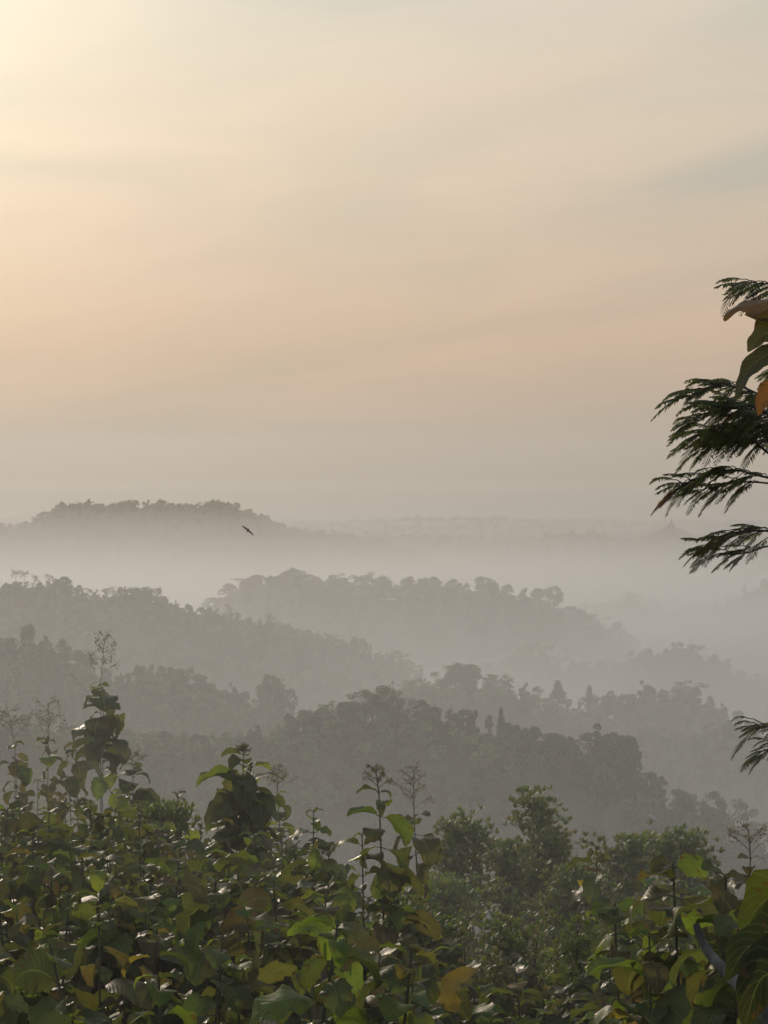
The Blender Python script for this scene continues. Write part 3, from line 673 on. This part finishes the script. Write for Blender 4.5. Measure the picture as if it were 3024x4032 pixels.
def hero_leaf(ctrl, width, nrm, tint, parent, name='leaf', mat=None, fold=.2, wave=.012, label=None, k1=13.0):
    """one large leaf along a midrib of 3D points"""
    m = curve_pts(ctrl, 18); s_ = np.linspace(0, 1, 18); t_ = np.gradient(m, axis=0); t_ /= np.linalg.norm(t_, axis=1)[:, None]
    nn = np.asarray(nrm, float)[None] - t_ * (t_ @ np.asarray(nrm, float))[:, None]; nn /= np.linalg.norm(nn, axis=1)[:, None]
    sd = np.cross(t_, nn); v = np.linspace(-1, 1, 11)
    w = (width * .5 * np.maximum(.02, np.sin(math.pi * s_ ** .72)) ** 1.0 * (1 + .10 * np.sin(s_ * 17 + width * 90)))[:, None]; w[-1] = .002
    ed = 1 + .13 * np.sin(k1 * 1.9 * s_[:, None] + 1) * (np.abs(v) > .85)
    V = m[:, None] + (w * v * math.cos(fold) * ed)[..., None] * sd[:, None] + (w * np.abs(v) * math.sin(fold) + wave * np.sin(k1 * s_[:, None] + 1.5 * np.sign(v)) * np.abs(v) ** 1.5)[..., None] * nn[:, None]
    i_, j_ = np.meshgrid(np.arange(17), np.arange(10), indexing='ij')
    F = np.stack([i_ * 11 + j_, (i_ + 1) * 11 + j_, (i_ + 1) * 11 + j_ + 1, i_ * 11 + j_ + 1], -1).reshape(-1, 4)
    U = np.stack(np.broadcast_arrays(s_[:, None], (v[None] + 1) / 2), -1).reshape(-1, 2)
    V = V.reshape(-1, 3) - np.array(parent.location)
    o = link(name, mesh(name, V, F, mat or M_leaf, np.tile(tint, (len(V), 1)), U), parent)
    if label: o['label'] = label
    return o

# ---- heroes
sapling(395, 2690, 50, 'tall slim sapling with drooping dark leaves under a high wispy flower spray at left', depth=2.0, leafL=.60, nst=2, spread=.15, olive=.2, lime=.05, pan=1.25, panw=.42, step=.2, droop=(1.2, 2.2))
sapling(60, 2925, 46, 'brownish drooping sapling with reddish flower sprays at the left edge', depth=1.7, leafL=.42, nst=2, spread=.4, olive=.75, dens=.7, pan=.8, panw=.5, droop=(1.2, 2.2))
sapling(190, 2915, 48, 'drooping dark sapling between the left edge and the tall slim sapling', depth=1.7, leafL=.42, nst=2, spread=.4, olive=.75, dens=.7, pan=.9, panw=.5, droop=(1.2, 2.2))
sapling(300, 2930, 46, 'drooping dark sapling crowded against the left side of the tall slim sapling', depth=1.8, leafL=.45, nst=2, spread=.3, olive=.7, dens=.75, droop=(1.2, 2.2))
sapling(525, 3010, 40, 'small dome of dark drooping leaves right of the tall slim sapling', depth=1.6, leafL=.5, nst=3, spread=.25, olive=.2, pan=.25, panw=.25, droop=(1.4, 2.3))
sapling(960, 2965, 30, 'upright sapling with tiers of big leaves standing clear left of centre', depth=2.6, leafL=.46, nst=4, spread=.22, lime=.2, gold=.03, olive=.1, pan=.16, panw=.10, step=.14, droop=(.8, 1.6))
sapling(1235, 3190, 26, 'sapling with leaves held out flat at the right edge of the left mass', depth=2.6, leafL=.40, nst=5, spread=.38, lime=.2)
sapling(1492, 3110, 22, 'narrow sapling with lime green leaves and a thin brown flower spike at centre', depth=2.6, leafL=.40, nst=4, spread=.2, lime=.4, olive=.15, pan=.30, panw=.16, step=.18, droop=(.6, 1.6))
sapling(1630, 3215, 30, 'sapling with hanging brown green leaves under a round airy flower head', depth=1.9, leafL=.5, nst=1, spread=.2, olive=.5, pan=.75, panw=.32, droop=(1.6, 2.4))
sapling(700, 3120, 38, 'thin wispy sapling with pale sprays right of the dark dome of leaves', depth=1.8, leafL=.32, nst=4, spread=.7, olive=.3)
sapling(1090, 3120, 36, 'wispy sapling with brown sprays behind the upright tiered sapling', depth=1.6, leafL=.3, nst=2, spread=.4, olive=.4, pan=.45, panw=.25)
sapling(2350, 3330, 28, 'reddish brown sapling with a few golden leaves between the bushy trees', depth=2.4, leafL=.40, nst=2, spread=.3, olive=.5, gold=.15, droop=(1.0, 2.0))
sapling(2955, 3370, 22, 'sapling with brown withered hanging leaves and small dark sprays at the right edge', depth=.8, leafL=.30, nst=2, spread=.1, olive=.85, lime=0, pan=.32, panw=.30, droop=(1.8, 2.6), dry=True)
a = sapling(2650, 3400, 13, 'sapling with large wavy grey green leaves at right, in front of the bushy trees', depth=2.0, leafL=.34, nst=5, spread=.36, lime=.14, step=.13)
sapling(2420, 3560, 14, 'sapling with small shiny leaves left of the large wavy leaved sapling', depth=2.0, leafL=.30, nst=4, spread=.35, lime=.2, step=.13)
sapling(2860, 3440, 11.5, 'sapling with dark overlapping leaves under the right edge', depth=2.0, leafL=.34, nst=4, spread=.3, lime=.1, step=.13)
b = sapling(1330, 3640, 11, 'near sapling with wavy yellow green leaves at the bottom centre', depth=1.8, leafL=.30, nst=4, spread=.28, lime=.4, gold=.06, step=.12)
sapling(1620, 3750, 11, 'near sapling with scalloped leaves right of the bottom centre', depth=1.5, leafL=.28, nst=3, spread=.25, lime=.3, gold=.08, step=.12)
c_ = P(1225, 3640, 12.0)
big = empty('broadleaf_sapling', (c_[0] + .05, 12.0, float(ground(c_[0], 12))), 'sapling bearing one very large lime green leaf near the bottom centre', 'sapling')
st = Soup(); H = c_[2] - big.location.z
tube(st, curve_pts([(0, 0, -.3), (.02, .03, H * .5), (.02, 0, H - .1)], 8), np.linspace(.03, .012, 8), (.13, .12, .09), 8); link('stem', st.me('stem', M_bark), big)
hero_leaf([P(1300, 3790, 12), P(1290, 3690, 12.02), P(1225, 3640, 12.05), P(1130, 3680, 12.0)], .19, (.3, -.5, .8), (.15, .21, .035), big, label='very large lime green leaf arching over')
hero_leaf([P(1300, 3800, 12), P(1390, 3760, 11.9), P(1460, 3740, 11.8), P(1490, 3760, 11.7)], .17, (0, -.7, .6), (.13, .11, .05), big, label='olive brown leaf')
yl = empty('broadleaf_sapling', (P(1830, 4000, 10.5)[0], 10.5, float(ground(P(1830, 4000, 10.5)[0], 10.5))), 'sapling with one curled golden yellow leaf at the bottom right of centre', 'sapling')
st = Soup(); H = P(1800, 4020, 10.5)[2] - yl.location.z
tube(st, curve_pts([(0, 0, -.3), (.02, .03, H * .5), (0, 0, H)], 8), np.linspace(.03, .01, 8), (.13, .12, .09), 8); link('stem', st.me('stem', M_bark), yl)
hero_leaf([P(1790, 3990, 10.5), P(1775, 3920, 10.5), P(1800, 3850, 10.5), P(1895, 3815, 10.5)], .13, (-.6, -.7, .2), (.22, .16, .045), yl, mat=M_dry, label='curled golden yellow leaf')
hero_leaf([P(1830, 4020, 10.5), P(1900, 3980, 10.4), P(1990, 3990, 10.3)], .13, (0, -.4, .9), (.07, .10, .03), yl)
# very near plant at the right edge: one huge backlit leaf, a lower pair with shade painted into the tint and a slanting grey stem
d = 7.5; bp = P(3180, 3700, d)
rp = empty('teak_tree', (bp[0] + .25, d, float(ground(bp[0] + .25, d))), 'nearest tree at lower right, with a slanting grey limb and a huge backlit leaf', 'tree')
st = Soup(); o_ = np.array(rp.location)
tube(st, curve_pts([(0, 0, -.3), (-.05, 0, 1.0), P(3330, 3500, d) - o_, P(3320, 3100, d) - o_], 12), np.linspace(.06, .035, 12), (.17, .165, .15), 10); link('trunk', st.me('trunk', M_bark), rp)
st = Soup(); tube(st, curve_pts([P(3330, 4330, d) - o_, P(3050, 4030, d) - o_, P(2930, 3900, d) - o_, P(2790, 3750, d + .1) - o_, P(2740, 3640, d + .1) - o_], 14), np.linspace(.036, .012, 14), (.20, .195, .18), 10); link('limb', st.me('limb', M_bark), rp)
hero_leaf([P(3290, 3600, d), P(3180, 3530, d), P(3040, 3530, d), P(2960, 3610, d), P(2930, 3730, d - .05)], .19, (-.35, -.8, .45), (.07, .09, .02), rp, label='huge yellow green backlit leaf', wave=.008)
hero_leaf([P(3250, 3620, d), P(3160, 3560, d), P(3060, 3580, d), P(3010, 3700, d)], .22, (-.3, -.8, .45), (.07, .09, .02), rp, wave=.008)
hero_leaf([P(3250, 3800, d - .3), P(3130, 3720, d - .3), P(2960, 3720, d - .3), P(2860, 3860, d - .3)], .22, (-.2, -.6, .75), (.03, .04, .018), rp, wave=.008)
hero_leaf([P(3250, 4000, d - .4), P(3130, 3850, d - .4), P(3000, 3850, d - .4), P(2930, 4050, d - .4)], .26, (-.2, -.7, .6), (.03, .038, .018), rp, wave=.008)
# overhanging teak at the right edge with dry hanging leaves
d = 9.0; bp = P(3330, 1500, d)
ot = empty('teak_tree', (bp[0], d, float(ground(bp[0], d))), 'tree just outside the right edge whose orange and olive dry leaves hang into the sky', 'tree')
o_ = np.array(ot.location); st = Soup()
tube(st, curve_pts([(0, 0, -.3), (.05, 0, 2.5), (0, .05, bp[2] - o_[2]), P(3320, 1150, d) - o_], 14), np.linspace(.07, .015, 14), (.19, .18, .16), 10); link('trunk', st.me('trunk', M_bark), ot)
for q in (1180, 1320, 1480): 
    st = Soup(); tube(st, curve_pts([P(3330, q + 60, d) - o_, P(3240, q, d) - o_, P(3150, q, d) - o_], 6), np.linspace(.014, .006, 6), (.15, .14, .11), 6); link('twig', st.me('twig', M_bark), ot)
hero_leaf([P(3190, 1170, d), P(3060, 1180, d), P(2960, 1200, d), P(2890, 1215, d - .02), P(2850, 1262, d - .04)], .115, (-.2, -.55, .8), (.16, .085, .04), ot, mat=M_dry, label='curled orange brown dry leaf with a hooked tip', wave=.008, fold=-.3)
hero_leaf([P(3190, 1210, d), P(3100, 1235, d), P(3000, 1250, d), P(2935, 1235, d - .02)], .09, (-.1, -.8, .5), (.13, .10, .055), ot, mat=M_dry, wave=.008)
hero_leaf([P(3170, 1250, d), P(3060, 1290, d), P(2990, 1330, d), P(2944, 1384, d - .02)], .13, (-.35, -.85, .3), (.085, .08, .035), ot, mat=M_dry, label='olive green hanging leaf', wave=.006)
hero_leaf([P(3150, 1330, d), P(3040, 1385, d), P(2960, 1440, d), P(2920, 1510, d), P(2895, 1575, d)], .085, (-.6, -.7, -.1), (.06, .06, .04), ot, mat=M_dry, label='narrow grey green hanging leaf', wave=.006)
hero_leaf([P(3150, 1480, d), P(3070, 1520, d), P(3010, 1570, d), P(2985, 1635, d)], .11, (-.3, -.9, .2), (.24, .10, .035), ot, mat=M_dry, label='bright orange dry leaf', wave=.006)

# ---- the leafy mass: saplings row behind row
FT = np.array([(-300, 3130), (0, 3130), (100, 3095), (230, 3110), (350, 3095), (450, 3150), (560, 3130), (650, 3200), (750, 3180), (830, 3200), (1080, 3210), (1150, 3230), (1300, 3290), (1350, 3420), (1400, 3500), (1500, 3440), (1600, 3500), (1700, 3620), (1800, 3680), (2000, 3700), (2300, 3650), (2400, 3500), (2500, 3430), (2700, 3440), (3024, 3420), (3400, 3400)], float)
def where(px): return 'left' if px < 950 else 'centre' if px < 1900 else 'right'
for d, off, step, nst, sp in ((33, 20, 290, 6, .55), (28, 60, 280, 7, .55), (23, 150, 300, 7, .5), (18.5, 270, 350, 8, .45), (15, 430, 390, 8, .4), (12, 640, 470, 8, .36), (9.5, 900, 590, 8, .32)):
    px = -260 + random.uniform(0, 200)
    while px < 3300:
        tp = float(np.interp(px, FT[:, 0], FT[:, 1])) + off + random.uniform(-30, 60)
        if not (d < 13 and 1050 < px < 1950 and tp < 3900) and not (d < 11 and px > 2500):
            row = 'back' if d > 25 else 'middle' if d > 16 else 'front'
            sapling(px, tp, d * random.uniform(.96, 1.04), 'leafy sapling in the %s rows of the dark leaf mass at %s' % (row, where(px)), depth=3.0 if d > 20 else 2.3,
                    leafL=random.uniform(.32, .46) if d > 16 else random.uniform(.28, .36), nst=nst, spread=sp, lime=random.uniform(.04, .16), olive=.15, gold=.006,
                    group='saplings in the %s rows of the dark leaf mass at %s' % (row, where(px)), step=.16)
        px += step * random.uniform(.8, 1.2) * (.62 if d > 16 else .8)

# ------------------------------------------------------------------ bushy small-leaved trees behind the saplings
def bushy(px, top, d, Wm, Hc, label, n=2600, lean=0, trunk_px=None, tone=1.5, k=30):
    g = np.random.default_rng(int(px + top)); pt = P(px, top, d); zg = float(ground(pt[0], d)); H = pt[2] - zg
    o = empty('bushy_tree', (pt[0], d, zg), label, 'tree')
    st = Soup(); bark = (.06, .05, .045)
    trunk = curve_pts([(lean, 0, -.3), (lean * .6, .1, H * .5), (0, 0, H - Hc * .45)], 10)
    tube(st, trunk, np.linspace(.16, .06, 10), bark, 9); link('trunk', st.me('trunk', M_bark), o)
    br = Soup(); fo = Soup(); cc = []
    for i_ in range(k):
        a = g.uniform(0, 6.28); u = g.uniform(0, 1) ** .7; rr = Wm / 2 * math.sqrt(max(0, 1 - (u * .95) ** 2.2)) * g.uniform(.35, 1)
        q = np.array([math.cos(a) * rr, math.sin(a) * rr, H - Hc + Hc * u * .96]); cc.append(q)
        s0 = trunk[g.integers(5, 10)]
        tube(br, curve_pts([s0, (s0 + q) / 2 + (0, 0, .15), q], 7), np.linspace(.035, .008, 7), bark, 5)
    link('branches', br.me('branches', M_bark), o)
    cc = np.array(cc); n = int(n * 2.2); m = n // 9
    tips = cc[g.integers(0, k, m)] + g.normal(size=(m, 3)) * (Wm * .11, Wm * .11, Wm * .10)
    tips[:, 2] = np.minimum(tips[:, 2], H + .05)
    B = np.repeat(tips, 9, 0); AZ = np.tile(np.arange(9) * 2.4, m) + g.uniform(0, 6, len(B)); PHI = g.uniform(.2, 1.3, len(B)); LL = g.uniform(.13, .22, len(B)) * min(1, max(.45, d / 58))
    D = np.stack([np.cos(AZ) * np.cos(PHI), np.sin(AZ) * np.cos(PHI), np.sin(PHI)], 1); Sd = np.stack([-np.sin(AZ), np.cos(AZ), 0 * AZ], 1)
    e = B + D * LL[:, None]; md = B + D * LL[:, None] * .6; w = Sd * (LL * .19)[:, None]
    V = np.stack([B, md - w, e, md + w], 1).reshape(-1, 3); F = np.arange(len(V)).reshape(-1, 4)
    hue = np.array([(.075, .10, .03), (.10, .12, .035), (.06, .085, .03), (.11, .09, .04)])[g.integers(0, 4, m)] * tone
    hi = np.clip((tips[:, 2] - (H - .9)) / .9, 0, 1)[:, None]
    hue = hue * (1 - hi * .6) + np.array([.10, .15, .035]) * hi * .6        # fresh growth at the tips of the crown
    fo.add(V, F, np.repeat(hue, 36, 0)); link('foliage', fo.me('foliage', M_small, False), o)
    return o
bushy(1835, 3205, 58, 2.4, 5.6, 'bushy small-leaved tree with a thin dark trunk, right of the central saplings', lean=.25, n=5200)
bushy(2125, 3130, 62, 2.9, 7.0, 'tallest and fullest bushy small-leaved tree right of centre', n=8200, k=34)
bushy(1990, 3330, 60, 2.0, 4.4, 'low bushy growth filling the gap between the two bushy trees', n=3000)
bushy(2480, 3310, 66, 2.6, 3.4, 'bushy tree with sparse brownish leaves behind the reddish sapling', n=4400, tone=1.6)
bushy(2680, 3280, 60, 2.6, 3.8, 'low rounded bright green bushy tree behind the wavy leaved sapling', n=5200)
bushy(1760, 3480, 50, 2.2, 3.0, 'yellowish bushy growth below the thin dark trunk', n=4200, tone=1.8)
bushy(2250, 3430, 48, 2.2, 3.5, 'brownish leafy growth under the tallest bushy tree', n=4600, tone=1.3)

for px, tp, d, Wm, Hc, lb in ((1760, 3640, 30, 1.5, 2.2, 'small-leaved shrub below the bushy tree with a thin dark trunk'), (2060, 3600, 30, 1.6, 2.4, 'small-leaved shrub below the tallest bushy tree'),
                              (2290, 3640, 24, 1.3, 2.0, 'small-leaved shrub below the reddish brown sapling'), (640, 3190, 35, 1.5, 2.0, 'small-leaved shrub at the top of the left leaf mass'),
                              (1560, 3560, 27, 1.2, 1.8, 'small-leaved shrub under the narrow lime green sapling')):
    bushy(px, tp, d, Wm, Hc, lb, n=4500)
# ------------------------------------------------------------------ feathery tree at the right edge
d0 = 17.0
tp = P(3560, 1900, d0); zg = float(ground(tp[0], d0))
at = empty('feathery_tree', (tp[0], d0, zg), 'fine-leaved feathery tree reaching drooping branches in from the right edge', 'tree')
o_ = np.array(at.location); st = Soup()
tube(st, curve_pts([(.1, 0, -.3), (.1, 0, 4), P(3560, 2000, d0) - o_, P(3600, 1300, d0) - o_, P(3640, 900, d0) - o_, P(3660, 420, d0) - o_], 18), np.linspace(.15, .03, 18), (.12, .11, .095), 10)
link('trunk', st.me('trunk', M_bark), at)
def pinnate(s, p0, dirv, Lf, g, tint):
    """one feathery frond: rachis with pairs of drooping leaflets rows"""
    dirv = np.asarray(dirv, float); dirv /= np.linalg.norm(dirv); n = 9
    t_ = np.linspace(0, 1, n); path = p0 + dirv * Lf * t_[:, None]; path[:, 2] -= Lf * g.uniform(.2, .75) * t_ ** 2
    tube(s, path, np.linspace(.005, .0018, n), (.07, .06, .045), 3)
    side = np.cross(dirv, (0, 0, 1.0)); side /= np.linalg.norm(side) + 1e-9
    for k in range(2, n * 2 - 1):
        f = k / (n * 2 - 1); p = np.array([np.interp(f, t_, path[:, a_]) for a_ in range(3)])
        ll = Lf * .33 * math.sin(math.pi * min(1, .22 + f * .72)) * g.uniform(.85, 1.15)
        for sg in (-1, 1):
            e = p + side * sg * ll * .72 + dirv * ll * .5 + np.array([0, 0, -ll * g.uniform(.3, .75)])
            m = (p + e) / 2 + np.array([0, 0, ll * .08]); w = dirv * (.012 * Lf / .35) * .95
            s.add([p - w * .4, m - w, e, m + w], [[0, 1, 2, 3]], tint)
def spray(ctrl, reach, n, g, stem_r=.012, ln=(.22, .36)):
    pts = curve_pts([P(x, y, d0 + dz) - o_ for x, y, dz in ctrl], 20)
    b = Soup(); tube(b, pts, np.linspace(stem_r * 1.2, .004, 20), (.07, .06, .05), 6); link('branch', b.me('branch', M_bark), at)
    b2 = Soup(); f = Soup(); main = pts[-1] - pts[6]; main /= np.linalg.norm(main)
    n = int(n * .78)
    for k in range(n):
        u = 1 - (k / n) * reach; i_ = u * 19; p = np.array([np.interp(i_, np.arange(20), pts[:, a_]) for a_ in range(3)])
        sd = np.array([g.uniform(-.3, .1), g.choice([-1, 1]) * g.uniform(.1, .9), g.uniform(-.5, .45)])
        q0 = p; p = p + (main * g.uniform(.3, .8) + sd * (.6, .8, .75)) * g.uniform(.03, .17); tube(b2, curve_pts([q0, (q0 + p) / 2 + (0, 0, .02), p], 4), np.linspace(.005, .003, 4), (.07, .06, .05), 4)
        tint = np.array([(.085, .105, .055), (.095, .115, .06), (.105, .11, .06)][g.integers(0, 3)]) * g.uniform(.8, 1.25)
        if g.random() < .04: tint = np.array([.15, .08, .05])
        pinnate(f, p, main * g.uniform(.5, 1.05) + sd, g.uniform(*ln) * .74, g, tint)
    link('twigs', b2.me('twigs', M_bark), at)
    link('leaf_spray', f.me('leaf_spray', M_small, False), at)
g = np.random.default_rng(3)
spray([(3560, 1950, 0), (3250, 1800, .25), (3020, 1720, .25), (2900, 1710, .25), (2820, 1750, .25)], .55, 40, g)
spray([(3560, 1950, 0), (3250, 1760, -.3), (3050, 1640, -.3), (2940, 1600, -.3), (2850, 1620, -.3)], .6, 44, g)
spray([(3560, 1950, 0), (3300, 1780, .4), (3120, 1700, .4), (3020, 1680, .4), (2930, 1710, .4)], .6, 44, g)
spray([(3600, 1400, 0), (3250, 1180, 0), (3050, 1120, 0), (2960, 1125, 0)], .5, 22, g)
spray([(3560, 1950, 0), (3250, 1760, 0), (3000, 1560, 0), (2850, 1520, 0), (2720, 1570, 0)], .62, 42, g)
spray([(3560, 1950, 0), (3280, 1780, .1), (3040, 1640, .2), (2880, 1610, .2), (2740, 1660, .2)], .62, 46, g)
spray([(3560, 1950, 0), (3250, 1800, -.1), (3020, 1690, -.2), (2880, 1680, -.2), (2760, 1720, -.2)], .6, 40, g)
spray([(3560, 1980, 0), (3250, 1900, .1), (3050, 1800, .1), (2960, 1735, .1), (2880, 1745, .1)], .35, 16, g, stem_r=.018)
spray([(3560, 2000, 0), (3250, 1930, 0), (3020, 1880, 0), (2880, 1850, 0), (2760, 1880, 0), (2690, 1915, 0)], .62, 44, g)
spray([(3560, 2020, 0), (3250, 1950, .2), (3040, 1905, .2), (2900, 1900, .2), (2800, 1930, .2)], .45, 22, g)
spray([(3560, 2300, 0), (3250, 2200, 0), (3060, 2100, 0), (2940, 2095, 0), (2850, 2130, 0), (2810, 2165, 0)], .62, 42, g)
spray([(3560, 2320, 0), (3250, 2200, .2), (3050, 2150, .2), (2950, 2175, .2), (2880, 2185, .2)], .4, 16, g, ln=(.16, .26))
spray([(3600, 3050, 0), (3300, 2900, 0), (3080, 2860, 0), (2985, 2870, 0)], .45, 22, g, ln=(.14, .24))
spray([(3600, 3080, 0), (3300, 2960, 0), (3100, 2930, 0), (3020, 2960, 0)], .4, 18, g, ln=(.14, .24))
spray([(3640, 1500, 0), (3480, 1450, 0), (3350, 1400, 0), (3200, 1420, 0), (3090, 1440, 0)], .5, 26, g)
spray([(3640, 1700, 0), (3480, 1650, 0), (3350, 1580, .3), (3180, 1560, .3), (3040, 1590, .3)], .6, 40, g)

# the rest of the feathery crown, outside the frame
for k in range(26):
    a = g.uniform(-1.9, 1.9); hgt = g.uniform(-.6, 3.0); l = g.uniform(1.0, 2.6); z0 = tp[2] + hgt - .6
    s0 = np.array([tp[0] + .1, d0, z0]); e = s0 + np.array([math.cos(a) * l + .25, math.sin(a) * l * 1.3, g.uniform(-.2, .6)])
    m1 = (s0 + e) / 2 + (0, 0, .25)
    def back_px(q): return (1512 + FPX * q[0] / q[1], 1780 - FPX * q[2] / q[1], q[1] - d0)
    spray([back_px(s0), back_px(m1), back_px(e)], .75, 34, g)
# crown of the overhanging tree, outside the frame
def crown_leaves(root, top, n, spread, label=None):
    g = np.random.default_rng(5); fo = Soup(); st = Soup(); B = []; AZ = []
    for k in range(n):
        a = g.uniform(-1.5, 1.5); r_ = g.uniform(.05, spread); b_ = top + np.array([math.cos(a) * r_ + .12, math.sin(a) * r_ * 1.2, g.uniform(-1.1, .35)])
        if k % 6 == 0: tube(st, curve_pts([top + (0, 0, -.9), (top + b_) / 2, b_], 6), np.linspace(.018, .006, 6), (.15, .14, .11), 6)
        B.append(b_); AZ.append(a)
    B = np.array(B); AZ = np.array(AZ); LL = g.uniform(.25, .45, n)
    tt = np.array([OLIVE[g.integers(0, 3)] if g.random() < .5 else DARK[g.integers(0, 5)] if g.random() < .8 else GOLD[0] for _ in range(n)])
    fo.add(*leaves(B, AZ, g.uniform(-.3, .8, n), g.uniform(.8, 2.2, n), LL, LL * .7, g.uniform(0, .6, n), g.uniform(.02, .06, n), tt, g))
    link('branches', st.me('branches', M_bark), root); link('foliage', fo.me('foliage', M_leaf), root)
crown_leaves(ot, P(3330, 1150, 9.0) - np.array(ot.location), 110, .9)
crown_leaves(rp, P(3320, 3100, 7.5) - np.array(rp.location), 50, .5)
# unseen tree added outside the left edge to shade the lower left leaf mass
def shade_tree(x, y, top, R, label):
    g = np.random.default_rng(91); zg = float(ground(x, y)); H = top - zg
    o = empty('broadleaf_tree', (x, y, zg), label, 'tree')
    V, F, sh, cc = crown_cards('round', H, R, 9000, .38, g); cc[:, 2] = np.maximum(cc[:, 2], H * .4)
    link('crown', mesh('crown', V + (0, 0, 0), F, M_small, np.array((.05, .07, .025))[None] * sh[:, None], smooth=False), o)
    s = Soup(); tube(s, curve_pts([(0, 0, -.5), (.2, .1, H * .4), (0, 0, H * .85)], 10), np.linspace(.28, .08, 10), (.10, .085, .07), 9)
    for q in cc[:12]: tube(s, curve_pts([(0, 0, q[2] * .6), q * (.5, .5, .8), q], 7), np.linspace(.09, .02, 7), (.10, .085, .07), 6)
    link('trunk', s.me('trunk', M_bark), o)
shade_tree(-9.2, 26, 4.5, 3.4, 'unseen round tree added outside the left edge to shade the lower left leaves')

# ------------------------------------------------------------------ air: the haze, and mist lying in the valleys
def volume_box(name, x0, x1, y0, y1, z0, z1, dens, col, aniso, label):
    s = Soup(); box_(s, x0, x1, y0, y1, z0, z1)
    m, t = new_mat(name); pv = node(t, 'ShaderNodeVolumePrincipled'); pv.inputs['Color'].default_value = col
    pv.inputs['Density'].default_value = dens; pv.inputs['Anisotropy'].default_value = aniso
    o = node(t, 'ShaderNodeOutputMaterial'); t.links.new(pv.outputs[0], o.inputs['Volume'])
    b_ = link(name, s.me(name, m, False)); tag(b_, label, None, kind='stuff'); b_['category'] = 'haze' if name == 'haze' else 'mist'
    return b_
zmin = float(GZ.min()) - 1
HC = (.775, .762, .738, 1); MC = (.855, .895, .935, 1)
volume_box('haze', -9400, 9400, -9300, 9400, zmin, 45, .0002, HC, .5, 'thin warm haze filling the whole view')
for zt, dn, ye in ((-40, .0001, 2560), (-58, .0001, 2520), (-76, .0002, 2480), (-94, .0008, 2450), (-108, .0014, 2400), (-120, .0024, 2350), (-132, .0035, 2300)):
    volume_box('valley_mist', -9000 + zt, 9000 - zt, 60 - zt, ye, zmin + .2 + (zt + 200) * .001, zt, dn, MC, .57, 'pale mist lying in the valleys between the wooded hills')
for zt, dn, ye in ((-20, .00032, 960), (-42, .0005, 1600)):
    volume_box('valley_mist', -1400 + zt, 1400 - zt, 62 - zt * .1, ye, zmin + .5 + zt * .002, zt, dn, MC, .5, 'thin morning mist between the camera slope and the darkest hill')
volume_box('valley_mist', -48, 48, 3.5, 46, zmin + .7, -1.15, .0018, MC, .5, 'thin mist added among the near saplings to veil and lift their darks')  # added mist layer that veils the saplings and lifts their dark tones
volume_box('valley_mist', -9100, 9100, 3830, 9100, zmin + .9, -112, .0008, MC, .5, 'pale mist lying on the far plain behind the temple')
for o in bpy.data.objects:
    if o.name.startswith('valley_mist'): o['group'] = 'layers of mist in the valleys'
